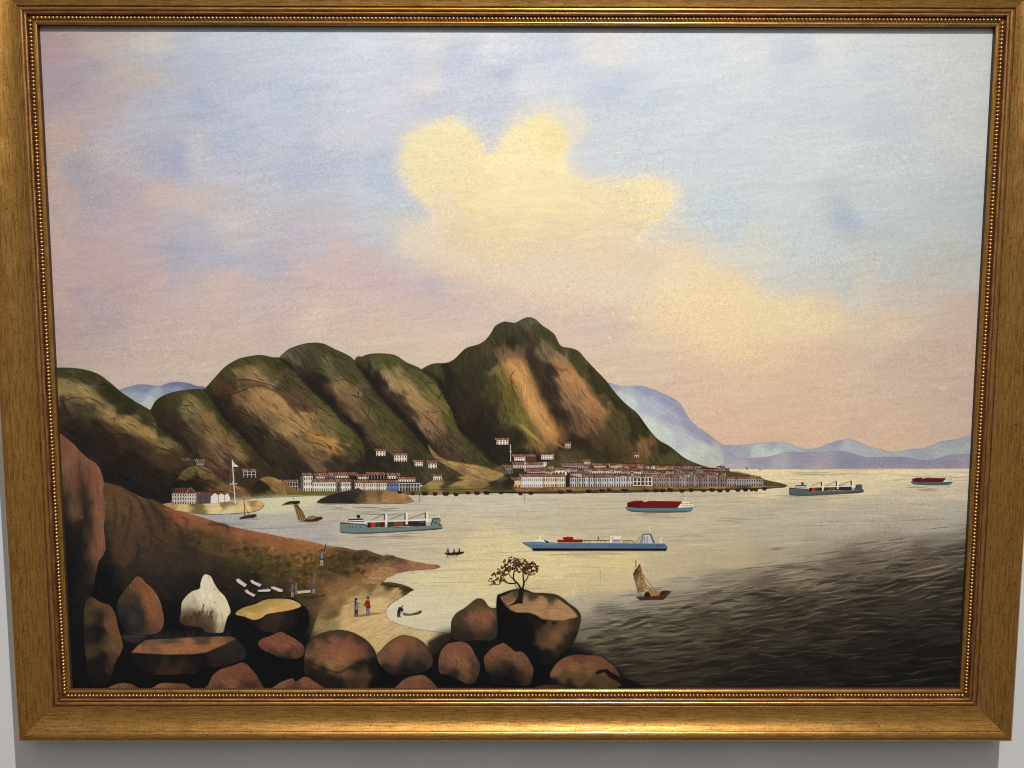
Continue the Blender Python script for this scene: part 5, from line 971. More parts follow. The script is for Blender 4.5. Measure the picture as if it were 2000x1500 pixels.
def rock(outline, pts, lab, lay, seed, ang=.6, name="painted_boulder", n=60, key=None, edge=.55, smooth=True, rough=0):
    part(name, outline, lay, lab, smooth, key)
    fill(outline, BK, .9, 1.4, smooth)
    paint(outline, pts, seed=seed, warp=(2.2, 13), ang=ang, stretch=1.5, streak=(.10, 8, 1.2), sigma=7.5, feather=.6, smooth=smooth)
    hatch(outline, int(n * 1.8), ang, (4, 13), (.9, 2.4), (.62, 1.42), .5, seed)
    hatch(outline, int(n * .6), ang + .15, (7, 16), (1.8, 4), (.8, 1.2), .35, seed + 25)
    hatch(outline, n // 2, ang + .8, (3, 8), (.8, 1.6), (.55, 1.5), .45, seed + 50)
    o = curve(outline, True, 4) if smooth else np.asarray(outline, float)
    line(list(map(tuple, o)) + [tuple(o[0])], 1.5, (26, 22, 19), edge * .8, feather=.5)


rock([(170, 1171), (178, 1165), (186, 1168), (198, 1176), (212, 1180), (222, 1190), (228, 1206), (232, 1226), (238, 1246), (241, 1262), (235, 1278), (228, 1290), (222, 1308), (210, 1335), (180, 1335), (168, 1290), (164, 1200)],
     [(175, 1172, 60, 54, 36), (190, 1178, 104, 70, 44), (182, 1200, 66, 52, 38), (176, 1240, 40, 34, 29), (210, 1190, 96, 66, 46), (218, 1210, 104, 70, 50), (225, 1235, 106, 74, 46), (232, 1262, 104, 72, 46), (196, 1200, 34, 29, 26), (192, 1240, 24, 22, 22), (205, 1250, 70, 54, 36), (215, 1255, 98, 70, 44), (200, 1285, 28, 25, 24), (182, 1270, 62, 50, 32), (185, 1300, 30, 26, 24), (222, 1285, 76, 54, 40), (218, 1305, 50, 38, 30), (205, 1325, 24, 22, 22)], "tall narrow painted boulder at the lower left corner", 14, 101, 1.4)
rock([(268, 1125), (259, 1133), (248, 1147), (236, 1162), (229, 1180), (231, 1200), (238, 1222), (252, 1236), (276, 1240), (300, 1239), (316, 1230), (321, 1211), (318, 1190), (312, 1170), (300, 1150), (286, 1138), (278, 1128)],
     [(268, 1132, 116, 76, 50), (255, 1145, 104, 68, 46), (245, 1165, 62, 52, 38), (258, 1168, 58, 48, 36), (270, 1150, 110, 72, 46), (288, 1150, 124, 80, 50), (300, 1165, 128, 84, 54), (285, 1175, 122, 80, 48), (310, 1190, 124, 80, 52), (295, 1200, 118, 78, 50), (315, 1215, 118, 76, 50), (300, 1228, 96, 66, 46), (265, 1185, 48, 42, 36), (250, 1195, 44, 42, 42), (262, 1210, 58, 52, 52), (275, 1205, 44, 38, 34), (270, 1228, 44, 38, 34), (288, 1232, 64, 50, 38), (240, 1215, 32, 30, 30)], "upright brown painted boulder left of the white rock", 15, 102, 1.0)
WHITE = [(402, 1121), (396, 1126), (392, 1138), (390, 1149), (376, 1154), (363, 1165), (355, 1178), (354, 1196), (353, 1216), (370, 1222), (395, 1226), (402, 1234), (420, 1236), (436, 1234.5), (440, 1222), (445, 1205), (451, 1195), (447, 1180), (440, 1165), (427, 1151), (418, 1136), (412, 1125)]
rock(WHITE, [(402, 1126, 214, 202, 170), (400, 1145, 216, 206, 176), (420, 1150, 210, 198, 166), (380, 1160, 200, 188, 158), (400, 1165, 222, 210, 178), (425, 1170, 216, 204, 172), (362, 1172, 190, 178, 148), (440, 1185, 212, 200, 166), (448, 1195, 206, 192, 158), (358, 1195, 156, 142, 116), (375, 1185, 176, 162, 132), (368, 1205, 92, 74, 54), (385, 1200, 110, 92, 66), (400, 1185, 206, 192, 160), (395, 1210, 84, 66, 48), (410, 1205, 150, 132, 102), (415, 1222, 84, 66, 50), (430, 1210, 204, 190, 156), (428, 1225, 186, 172, 134), (436, 1230, 150, 138, 104), (360, 1215, 54, 42, 34), (385, 1222, 50, 40, 34), (405, 1232, 60, 52, 46)], "large white painted rock with brown stains", 16, 103, 1.3, "painted_rock", 30, edge=.35)
fill([(354, 1196), (368, 1188), (384, 1192), (400, 1202), (416, 1206), (419, 1232), (402, 1233), (395, 1226), (370, 1221), (354, 1215)], (80, 62, 46), .6, 3.5, True)
for i in range(44):
    g = random.Random(i + 40); x = g.uniform(357, 417); y = g.uniform(1190, 1214); L = g.uniform(5, 16)
    line([(x, y), (x - g.uniform(-1, 3), y + L)], g.uniform(1.6, 3.6), (70, 52, 38), g.uniform(.5, .9), .5, feather=.4)
line([(399, 1180), (394, 1196), (388, 1212)], 2.4, (80, 60, 42), .9, .6, True); line([(433, 1198), (436, 1215), (432, 1232)], 2, (150, 134, 96), .6, .8, True)
for x, y in ((418, 1150), (419, 1175)): fill(bx(x, y, x + 2.4, y + 2), (80, 72, 54), .8, .3)
# grass tufts
for i in range(240):
    g = random.Random(i + 900); x = g.uniform(300, 450); y = 1243 + g.uniform(-4, 4)
    if i > 160: x = g.uniform(190, 260); y = 1150 + g.uniform(-18, 14)
    line([(x, y), (x + g.uniform(-4, 4), y - g.uniform(5, 16))], 1.0, g.choice([(54, 54, 62), (66, 62, 64), (44, 44, 50)] if i < 160 else [(34, 36, 38), (44, 44, 44)]), .5, .4)
fill([(238, 1241), (262, 1236), (285, 1240), (282, 1252), (268, 1256), (248, 1252)], (62, 58, 62), .7, 2, True)
SLABR = [(256, 1272), (270, 1258), (284, 1247), (340, 1244), (400, 1241), (452, 1242), (463, 1248), (474, 1258), (482, 1275), (478, 1288), (440, 1300), (400, 1306), (380, 1316), (300, 1318), (262, 1300)]
rock(SLABR, [(270, 1285, 24, 22, 22), (300, 1290, 28, 25, 24), (340, 1290, 24, 22, 22), (320, 1298, 52, 38, 30), (345, 1300, 56, 40, 30), (370, 1310, 36, 29, 25), (390, 1290, 22, 20, 21), (420, 1285, 40, 32, 28), (450, 1275, 44, 36, 31), (470, 1280, 40, 33, 29), (440, 1295, 38, 31, 27), (400, 1302, 20, 19, 20)], "flat topped painted slab of rock at lower left", 17, 104, 0, "painted_rock", 30, key="slab", smooth=False)
paint([(257, 1274), (270, 1260), (285, 1249), (340, 1246), (400, 1243), (450, 1242.5), (462, 1247), (440, 1258), (402, 1274), (380, 1277), (330, 1278), (290, 1276)], [(265, 1270, 150, 92, 58), (290, 1268, 144, 90, 58), (285, 1252, 86, 74, 62), (330, 1248, 80, 66, 52), (400, 1247, 76, 62, 48), (450, 1245, 100, 68, 46), (330, 1262, 150, 98, 60), (370, 1266, 152, 98, 62), (420, 1258, 142, 92, 58), (350, 1275, 150, 96, 62), (400, 1270, 146, 94, 60), (300, 1258, 110, 82, 60)], seed=105, warp=(4, 16), streak=(.12, 14, 1.6), smooth=False, feather=.8)
line([(352, 1273), (358, 1268), (366, 1270), (366, 1276)], 1, (96, 56, 40), .6, smooth=True); line([(235, 1243), (300, 1243), (400, 1242)], 1, (110, 106, 108), .35)
YB = [(460, 1198), (474, 1186), (500, 1178), (515, 1171), (535, 1168), (570, 1169), (588, 1180), (598, 1188), (604, 1204), (602, 1222), (590, 1236), (572, 1243), (548, 1238), (525, 1234), (505, 1230), (490, 1215)]
rock(YB, [(500, 1215, 28, 25, 24), (520, 1215, 50, 38, 32), (545, 1208, 54, 40, 33), (530, 1226, 46, 36, 30), (565, 1205, 34, 27, 25), (590, 1195, 20, 19, 20), (590, 1220, 16, 16, 18), (560, 1225, 30, 26, 24), (570, 1240, 18, 18, 19), (480, 1203, 30, 26, 24)], "painted rock with a yellow sunlit top", 16, 106, -.2, "painted_rock", 40, key="yellow")
paint([(460, 1199), (474, 1187), (500, 1179), (515, 1172), (535, 1169), (568, 1170.5), (589, 1182), (572, 1190), (545, 1195), (522, 1199), (510, 1207), (495, 1210), (478, 1204)], [(465, 1198, 168, 140, 72), (490, 1186, 158, 134, 66), (490, 1202, 196, 158, 92), (520, 1178, 170, 140, 72), (530, 1192, 202, 162, 96), (560, 1176, 192, 152, 86), (575, 1184, 190, 150, 88), (500, 1206, 196, 150, 90), (545, 1172, 176, 142, 74)], seed=107, warp=(4, 14), ang=-.3, streak=(.1, 14, 1.6), feather=.7)
for i in range(14):
    g = random.Random(i + 70); x, y = g.uniform(530, 590), g.uniform(1202, 1228)
    line([(x, y), (x + 10, y - 4)], 2.2, g.choice([(20, 18, 18), (64, 48, 38)]), .6, 'lens', feather=.5)
rock([(504, 1256), (512, 1247), (526, 1242), (548, 1233), (560, 1238), (575, 1246), (590, 1257), (596, 1268), (592, 1280), (578, 1286), (550, 1284), (525, 1274), (510, 1266)],
     [(520, 1250, 122, 72, 54), (548, 1240, 120, 70, 52), (570, 1250, 124, 74, 54), (545, 1262, 126, 76, 56), (588, 1264, 112, 68, 50), (515, 1262, 96, 60, 46), (540, 1276, 62, 46, 36), (570, 1276, 92, 58, 42), (560, 1284, 36, 29, 25), (592, 1276, 70, 48, 36)], "red brown painted boulder below the yellow topped rock", 17, 108, .5)
rock([(597, 1268), (600, 1258), (614, 1244), (632, 1236), (650, 1232), (668, 1231), (690, 1236), (712, 1248), (726, 1262), (735, 1280), (738, 1310), (730, 1340), (720, 1356), (640, 1356), (600, 1330), (594, 1295)],
     [(603, 1262, 60, 50, 34), (630, 1240, 62, 54, 36), (665, 1235, 64, 52, 34), (700, 1246, 56, 44, 30), (725, 1266, 44, 36, 28), (605, 1275, 116, 82, 54), (625, 1260, 122, 76, 54), (660, 1252, 126, 78, 56), (690, 1258, 124, 76, 54), (712, 1270, 112, 70, 48), (640, 1280, 128, 82, 56), (670, 1280, 138, 92, 60), (650, 1298, 140, 100, 62), (690, 1288, 120, 80, 52), (625, 1290, 112, 80, 52), (660, 1308, 110, 76, 48), (605, 1295, 46, 36, 30), (630, 1310, 40, 33, 28), (615, 1325, 28, 24, 23), (650, 1330, 34, 28, 25), (700, 1302, 22, 20, 20), (728, 1300, 22, 20, 21), (730, 1335, 18, 18, 20), (690, 1320, 92, 64, 46), (710, 1312, 84, 58, 42), (685, 1340, 52, 40, 32), (705, 1335, 70, 50, 38), (695, 1330, 44, 36, 28), (660, 1350, 26, 23, 22)], "big domed painted boulder at bottom centre left", 18, 109, .35, n=120)
line([(600, 1288), (625, 1302), (660, 1313), (680, 1304), (705, 1292), (722, 1280)], 4, (26, 22, 20), .6, 'lens', True, 1.4); line([(664, 1316), (672, 1340), (690, 1352)], 4, (24, 21, 20), .6, 'lens', True, 1.4)
rock([(736, 1282), (745, 1270), (758, 1256), (775, 1245), (790, 1241), (812, 1246), (830, 1258), (842, 1275), (846, 1292), (836, 1308), (800, 1318), (765, 1316), (745, 1302)],
     [(748, 1276, 104, 78, 54), (775, 1252, 120, 76, 52), (800, 1250, 116, 78, 52), (780, 1270, 126, 82, 56), (825, 1262, 92, 66, 46), (805, 1268, 112, 78, 54), (770, 1290, 106, 72, 52), (800, 1282, 64, 52, 42), (820, 1280, 72, 58, 44), (838, 1285, 60, 48, 40), (790, 1298, 44, 38, 34), (820, 1298, 36, 31, 29), (760, 1306, 40, 34, 30), (790, 1312, 24, 22, 22)], "grey brown painted boulder between the dome and the beach", 17, 110, .7)
fill([(835, 1255), (850, 1246), (870, 1238), (884, 1240), (878, 1252), (858, 1268), (842, 1276)], (42, 38, 28), .9, 2.5, True)
rock([(404, 1352), (408, 1335), (416, 1318), (432, 1306), (452, 1300), (475, 1293), (490, 1304), (503, 1320), (514, 1340), (520, 1356)],
     [(415, 1335, 108, 72, 52), (435, 1315, 116, 72, 52), (460, 1310, 114, 66, 48), (478, 1300, 112, 68, 50), (490, 1318, 104, 62, 46), (450, 1335, 120, 72, 52), (505, 1338, 92, 60, 46), (495, 1340, 46, 36, 30), (480, 1345, 86, 56, 42), (425, 1350, 64, 48, 36)], "reddish painted boulder at the bottom edge below the slab", 19, 111, .3)
rock([(526, 1354), (536, 1340), (552, 1330), (572, 1324), (578, 1330), (592, 1322), (602, 1322), (618, 1332), (634, 1342), (650, 1354)],
     [(545, 1340, 122, 80, 56), (568, 1330, 128, 84, 58), (574, 1342, 62, 46, 36), (595, 1330, 122, 76, 54), (615, 1342, 112, 70, 50), (580, 1350, 100, 64, 46), (640, 1350, 84, 56, 42), (575, 1335, 80, 56, 42)], "split painted boulder at the bottom edge left of the dome", 19, 112, .5)
rock([(200, 1356), (212, 1342), (232, 1334), (252, 1334), (268, 1341), (280, 1356)], [(220, 1345, 118, 76, 50), (245, 1340, 112, 74, 50), (265, 1348, 100, 64, 44)], "low painted boulder top at the bottom left edge", 19, 113, .2, n=14)
rock([(288, 1356), (302, 1340), (318, 1333), (345, 1334), (362, 1335), (376, 1345), (384, 1356)], [(305, 1343, 132, 86, 58), (330, 1340, 120, 78, 54), (360, 1342, 104, 66, 46), (340, 1350, 96, 62, 44)], "wide low painted boulder top at the bottom edge", 19, 114, .2, n=16)
rock([(768, 1356), (778, 1336), (795, 1323), (815, 1318), (828, 1318), (842, 1328), (856, 1344), (864, 1356)], [(790, 1335, 112, 72, 52), (815, 1325, 118, 74, 54), (840, 1338, 104, 66, 48), (810, 1345, 116, 72, 52), (858, 1352, 60, 44, 36)], "red painted boulder top at the bottom edge centre", 19, 115, .4, n=26)
rock([(882, 1228), (883, 1212), (892, 1198), (908, 1188), (918, 1180), (932, 1170), (944, 1172), (953, 1184), (960, 1188), (972, 1190), (978, 1206), (977, 1232), (962, 1250), (935, 1250), (905, 1252), (884, 1246)],
     [(900, 1200, 66, 54, 38), (890, 1215, 60, 50, 38), (925, 1180, 72, 62, 40), (942, 1178, 64, 56, 38), (935, 1192, 118, 82, 56), (920, 1205, 124, 82, 58), (945, 1205, 130, 80, 58), (955, 1198, 122, 80, 56), (930, 1222, 96, 66, 48), (948, 1222, 118, 78, 54), (905, 1222, 62, 50, 40), (890, 1235, 44, 36, 30), (915, 1240, 40, 33, 28), (938, 1240, 58, 44, 36), (968, 1196, 76, 64, 46), (970, 1225, 54, 42, 36), (955, 1242, 50, 38, 32)], "brown painted boulder left of the rock with the tree", 20, 116, 1.0)
BIG = [(972, 1164), (979, 1160), (992, 1155), (1010, 1150.5), (1026, 1152), (1042, 1158), (1064, 1159), (1085, 1161.5), (1100, 1170), (1112, 1180), (1126, 1190), (1134, 1203), (1132, 1220), (1126, 1240), (1118, 1256), (1106, 1270), (1092, 1280), (1080, 1295), (1070, 1312), (1056, 1334), (1030, 1336), (1000, 1300), (975, 1260), (972, 1215), (970, 1185)]
rock(BIG, [(980, 1200, 16, 16, 18), (1000, 1230, 14, 15, 18), (1030, 1230, 16, 16, 18), (990, 1260, 14, 14, 17), (1040, 1280, 16, 16, 18), (1050, 1220, 30, 25, 22), (1080, 1222, 74, 54, 38), (1062, 1238, 70, 52, 36), (1082, 1238, 120, 84, 54), (1090, 1250, 118, 82, 52), (1075, 1256, 92, 66, 44), (1104, 1228, 96, 72, 48), (1110, 1245, 44, 36, 28), (1124, 1225, 52, 44, 32), (1120, 1245, 24, 22, 20), (1095, 1272, 40, 32, 26), (1070, 1280, 22, 20, 20), (1100, 1262, 30, 26, 22), (1060, 1310, 14, 14, 16)], "great dark painted rock carrying a small tree", 21, 117, 1.2, "painted_rock", 60, key="big")
paint([(977, 1166), (985, 1162), (1008, 1153), (1030, 1156), (1062, 1163), (1084, 1166), (1104, 1179), (1120, 1192), (1127, 1204), (1112, 1208), (1095, 1211), (1075, 1210), (1058, 1208), (1045, 1200), (1030, 1196), (1012, 1196), (1000, 1192), (988, 1180)], [(990, 1166, 112, 82, 52), (1010, 1156, 72, 62, 40), (1040, 1162, 64, 54, 36), (1075, 1166, 66, 56, 36), (1000, 1180, 152, 112, 72), (1030, 1176, 150, 110, 70), (1060, 1176, 158, 118, 76), (1090, 1180, 158, 118, 76), (1110, 1195, 164, 122, 82), (1080, 1196, 166, 124, 82), (1050, 1192, 164, 122, 80), (1020, 1190, 158, 116, 76), (1090, 1207, 160, 120, 80), (1060, 1204, 150, 110, 72)], seed=118, warp=(3, 14), streak=(.1, 12, 1.5), feather=.8)
for x, y, r in ((1000, 1197, 6), (1030, 1202, 8), (1046, 1207, 8), (1062, 1214, 7), (1082, 1216, 5), (1015, 1200, 6)): fill([(x + r * math.cos(t), y + r * .6 * math.sin(t)) for t in np.linspace(0, 6.28, 9)[:-1]], (18, 17, 18), .8, 1.2)
line([(978, 1165), (986, 1180), (1000, 1193)], 1.6, (130, 106, 70), .7, smooth=True); line([(1128, 1204), (1134, 1205)], 3, (70, 58, 40), .7)
rock([(856, 1303), (857, 1284), (863, 1268), (874, 1257), (890, 1253), (904, 1252.5), (918, 1260), (927, 1275), (936, 1292), (938, 1304), (934, 1320), (926, 1334), (910, 1334), (892, 1326), (876, 1318), (860, 1315)],
     [(862, 1290, 104, 70, 50), (875, 1268, 116, 74, 54), (898, 1260, 118, 76, 56), (915, 1268, 110, 72, 52), (890, 1280, 124, 82, 58), (880, 1300, 116, 78, 54), (905, 1295, 122, 82, 54), (925, 1290, 84, 62, 44), (930, 1308, 64, 50, 38), (912, 1315, 104, 76, 46), (865, 1308, 70, 52, 38), (885, 1318, 34, 29, 26), (905, 1328, 72, 56, 36), (925, 1328, 50, 40, 30)], "round painted boulder at bottom centre", 22, 119, .8)
line([(888, 1288), (893, 1294), (890, 1302)], 1.6, (66, 46, 36), .7, 'lens', True)
rock([(945, 1286), (950, 1276), (962, 1264), (976, 1257), (984, 1255), (996, 1263), (1006, 1271), (1020, 1272), (1030, 1282), (1038, 1296), (1042, 1306), (1040, 1322), (1032, 1337), (1000, 1340), (965, 1334), (950, 1312)],
     [(952, 1284, 112, 72, 50), (970, 1268, 118, 76, 54), (985, 1261, 116, 74, 54), (965, 1284, 108, 72, 50), (985, 1276, 104, 72, 50), (1002, 1278, 116, 80, 54), (1020, 1284, 100, 70, 50), (1015, 1296, 108, 76, 52), (1034, 1304, 96, 66, 46), (958, 1298, 64, 52, 38), (975, 1298, 60, 50, 36), (990, 1296, 52, 44, 33), (985, 1306, 30, 27, 24), (965, 1315, 24, 22, 21), (1000, 1312, 22, 20, 20), (990, 1328, 18, 17, 18), (1025, 1318, 78, 56, 40), (1012, 1316, 40, 32, 26), (1030, 1332, 52, 40, 30), (1010, 1332, 20, 18, 18)], "angular painted boulder below the great rock", 22, 120, .7)
rock([(1074, 1322), (1078, 1308), (1088, 1294), (1102, 1284), (1122, 1278), (1150, 1279), (1172, 1281), (1188, 1292), (1202, 1304), (1212, 1320), (1224, 1340), (1232, 1356), (1120, 1356), (1085, 1344)],
     [(1085, 1308, 120, 82, 54), (1105, 1292, 116, 72, 48), (1130, 1284, 92, 58, 42), (1160, 1285, 108, 66, 46), (1185, 1294, 112, 66, 46), (1120, 1302, 128, 84, 54), (1150, 1302, 116, 80, 50), (1180, 1306, 104, 68, 44), (1100, 1322, 84, 64, 40), (1130, 1322, 86, 66, 40), (1170, 1325, 76, 58, 36), (1195, 1320, 84, 58, 38), (1110, 1342, 30, 26, 22), (1150, 1345, 52, 42, 30), (1200, 1345, 70, 54, 36), (1180, 1345, 72, 56, 36), (1080, 1335, 24, 21, 20)], "wide painted boulder at the edge of the dark waves", 20, 121, .2, n=90, edge=.25)
LOG = [(1164, 1313), (1170, 1308), (1180, 1307), (1186, 1306), (1189, 1309), (1200, 1316), (1214, 1322), (1232, 1328), (1262, 1345), (1262, 1356), (1210, 1356), (1206, 1342), (1214, 1338), (1205, 1330), (1190, 1322), (1180, 1312), (1168, 1316)]
part("painted_driftwood", LOG, 23, "black painted driftwood on the wide boulder by the waves", True)
fill(LOG, (18, 17, 18), .96, .8, True); line([(1196, 1296), (1230, 1318), (1258, 1336)], 2, (66, 56, 42), .5, 'lens', True, .8)
rock([(1034, 1356), (1042, 1343), (1065, 1337), (1095, 1338), (1120, 1346), (1140, 1356)], [(1060, 1345, 66, 42, 34), (1090, 1345, 62, 40, 32), (1120, 1352, 46, 32, 27)], "dark red painted rock at the bottom edge right of centre", 23, 122, 0, n=10)

# ------------------------------------------------------------------ tree on the rock
TREE = [(1010, 1184), (1012, 1172), (1014, 1150), (1004, 1138), (990, 1137), (975, 1128), (958, 1140), (955, 1132), (966, 1122), (974, 1108), (985, 1096), (1000, 1090), (1014, 1091), (1030, 1097), (1050, 1100), (1053, 1108), (1046, 1120), (1034, 1122), (1026, 1142), (1022, 1160), (1021, 1178)]
part("painted_tree", TREE, 24, "small painted tree on the great rock", key="tree")
part("trunk", [(990, 1184), (1006, 1174), (1012, 1160), (1013, 1148), (1026, 1148), (1022, 1165), (1021, 1178), (1008, 1180)], 25, None, None, None, "tree")
part("crown", [(955, 1141), (958, 1128), (970, 1112), (984, 1094), (1000, 1088), (1016, 1090), (1032, 1098), (1052, 1102), (1050, 1114), (1040, 1121), (1024, 1122), (1010, 1120), (990, 1124), (975, 1140), (966, 1140)], 25, None, None, None, "tree")
TC = (30, 24, 20)
fill([(990, 1184), (1004, 1176), (1012, 1165), (1014, 1150), (1021, 1146), (1024, 1150), (1021, 1165), (1021, 1178), (1012, 1178), (1004, 1180)], TC, 1, .4)
for pts, w0, w1 in (([(1017, 1150), (1012, 1140), (1004, 1132), (1003, 1122), (1006, 1112)], 4, 1.8), ([(1004, 1132), (996, 1124), (992, 1114)], 2, 1), ([(1008, 1138), (996, 1140), (986, 1134), (978, 1126)], 2.6, 1.2), ([(990, 1137), (984, 1128), (980, 1120)], 1.6, .9), ([(1020, 1150), (1023, 1140), (1022, 1126), (1021, 1112)], 4, 1.8), ([(1023, 1138), (1030, 1128), (1033, 1118)], 2.4, 1.2), ([(986, 1134), (974, 1130), (966, 1130)], 1.4, .8)):
    line(pts, w0, TC, .95, w1, True)
for (cx_, cy_, rx, ry, n) in ((1000, 1102, 17, 13, 95), (1018, 1104, 14, 13, 80), (1040, 1108, 12, 11, 70), (985, 1114, 12, 8, 40), (974, 1124, 12, 8, 34), (962, 1134, 7, 6, 12), (1030, 1114, 10, 8, 30), (976, 1136, 6, 4, 6)):
    for i in range(n):
        g = random.Random(int(cx_ * 31 + i * 7 + cy_)); t = g.uniform(0, 6.28); r = math.sqrt(g.random()) * 1.08
        x, y = cx_ + rx * r * math.cos(t), cy_ + ry * r * math.sin(t); q = g.uniform(1.3, 2.4)
        fill([(x + q * math.cos(k), y + q * .9 * math.sin(k)) for k in np.linspace(0, 6.28, 7)[:-1]], g.choice([(44, 30, 18), (58, 38, 20), (36, 26, 18), (84, 58, 28)] if r < .8 else [(92, 64, 32), (70, 46, 24), (104, 74, 40)]), .92)

# ------------------------------------------------------------------ people and slabs on the slope and beach
def man(x, y, h, coat, legs=(60, 56, 60), hat=(36, 30, 28), face=(150, 110, 80), lab="", arms=1, hat_w=1.0):
    u = h / 10.0
    o = [(x - .7 * u, y - h), (x + .7 * u, y - h), (x + .9 * u, y - 8 * u), (x + 1.4 * u, y - 6 * u), (x + .9 * u, y - 4 * u), (x + .9 * u, y), (x - .9 * u, y), (x - .9 * u, y - 4 * u), (x - 1.4 * u, y - 6 * u), (x - .9 * u, y - 8 * u)]
    part("painted_person", o, 26, lab)
    fill([(x - .9 * u, y - 4.2 * u), (x + .9 * u, y - 4.2 * u), (x + .9 * u, y), (x + .25 * u, y), (x, y - 3 * u), (x - .3 * u, y), (x - .9 * u, y)], legs)
    fill([(x - 1.0 * u, y - 8 * u), (x + .9 * u, y - 8 * u), (x + 1.0 * u, y - 3.6 * u), (x - 1.1 * u, y - 3.6 * u)], coat)
    fill([(x - .5 * u, y - 9.2 * u), (x + .5 * u, y - 9.2 * u), (x + .5 * u, y - 7.9 * u), (x - .5 * u, y - 7.9 * u)], face)
    fill([(x - 1.0 * u * hat_w, y - 9.1 * u), (x - .5 * u, y - 9.4 * u), (x - .4 * u, y - 10 * u), (x + .5 * u, y - 10 * u), (x + .6 * u, y - 9.4 * u), (x + 1.0 * u * hat_w, y - 9.1 * u)], hat)
    if arms: line([(x - .8 * u, y - 7.6 * u), (x - 2.0 * u, y - 4.8 * u)], .8 * u, coat)
    else: line([(x + .8 * u, y - 7.4 * u), (x + 2.4 * u, y - 6.8 * u)], .7 * u, coat)


fill([(698, 1202), (722, 1197), (746, 1196), (740, 1199), (720, 1202), (700, 1205)], (120, 80, 54), .7, .8)
man(696, 1203, 35, (112, 118, 128), (44, 42, 48), (34, 32, 36), lab="painted person in grey blue on the beach, left of the one in red", arms=0, hat_w=.5)
line([(694, 1168), (694.5, 1182)], 2.2, (34, 32, 38)); line([(699, 1180), (699, 1196)], 1, (70, 76, 88), .8)
man(719, 1200, 35, (130, 40, 32), (96, 104, 118), (42, 30, 28), lab="painted person in a red coat on the beach", hat_w=1.3)
line([(722, 1175), (723, 1188)], 1.2, (40, 32, 40), .9)
part("painted_person", [(776, 1203), (777, 1190), (782, 1184), (786, 1181), (789, 1185), (787, 1193), (784, 1194), (784, 1203)], 26, "painted person bending over a canoe at the water edge")
fill([(776, 1203), (776.5, 1193), (779, 1186), (785, 1184.5), (788, 1190), (787, 1193.5), (783, 1193), (782, 1203)], (38, 36, 42)); fill([(784, 1182), (787, 1181.5), (788, 1184.5), (785, 1185.5)], (120, 116, 104)); line([(779.5, 1196), (779, 1203)], 1, (180, 170, 140), .8)
part("painted_canoe", [(786, 1197), (800, 1198), (812, 1195), (823, 1192), (823.5, 1195), (815, 1198), (800, 1200), (789, 1199.5)], 26, "small painted canoe pulled to the beach")
fill([(786, 1197), (800, 1198.5), (812, 1195.5), (823, 1192), (824, 1195), (815, 1198.5), (800, 1200), (789, 1199.5)], (66, 40, 30)); line([(802, 1198.2), (819, 1194.6)], 1, (206, 176, 120), .8); line([(794, 1203), (826, 1200)], 1.2, (150, 146, 134), .6, 'lens')
man(629, 1105, 32, (70, 66, 76), (170, 158, 132), (30, 26, 26), lab="painted person with a raised pole on the slope", arms=0)
line([(633, 1078), (637, 1062)], 1.6, (40, 32, 30)); line([(622, 1076), (632, 1082)], 1.6, (70, 64, 70)); fill([(627, 1079), (632, 1079), (631, 1090), (627, 1090)], (150, 142, 132), .8); line([(630, 1105), (672, 1102)], 1.4, (40, 32, 24), .7, 'lens')
for x, y, h, c1, l1, lab in ((571.5, 1166, 26, (92, 94, 104), (156, 146, 124), "first painted bearer from the left of the white litter"), (579, 1162, 24, (110, 104, 102), (120, 112, 100), "second painted bearer at the left end of the white litter"), (604, 1154, 22, (96, 78, 62), (74, 62, 54), "painted bearer at the near right end of the white litter"), (613, 1160, 27, (80, 82, 92), (150, 140, 124), "last painted bearer, in grey, right of the white litter")):
    man(x, y, h, c1, l1, (132, 112, 80), lab=lab, arms=int(x) % 2, hat_w=1.1)
line([(575, 1169), (610, 1166), (640, 1163)], 2.6, (34, 28, 22), .7, 'lens', feather=.6)
part("painted_litter", [(580, 1154), (606, 1151.5), (608, 1156.5), (582, 1159)], 26, "white painted litter carried by four people")
fill([(580, 1154), (606, 1151.5), (608, 1156.5), (582, 1159)], (206, 190, 156))
for p, lab in (([(461, 1131), (467, 1129.5), (470, 1132), (483, 1141.5), (479, 1146.5), (464, 1137)], "topmost left of the white painted slabs on the slope"), ([(489, 1133), (494, 1132), (497, 1135), (512, 1141), (508, 1146), (492, 1138.5)], "white painted slab second along the upper row"), ([(478, 1152), (484, 1151), (487, 1155), (500, 1161.5), (496, 1165.5), (481, 1157)], "lowest of the white painted slabs, above the yellow topped rock"), ([(503, 1152), (527, 1149.5), (530, 1153), (526, 1155), (506, 1155.5)], "level white painted slab in the middle of the group"), ([(529, 1145.5), (535, 1145), (553, 1151), (552, 1156), (546, 1155.5), (531, 1149)], "white painted slab nearest the bearers")):
    o = np.array(p) + np.array([2, 2.5])
    fill(o, (20, 17, 17), .7, .8); part("painted_slab", p, 26, lab); fill(p, (204, 196, 192)); fill(np.array(p) * .5 + np.array(p).mean(0) * .5, (222, 214, 208), .6, .6)

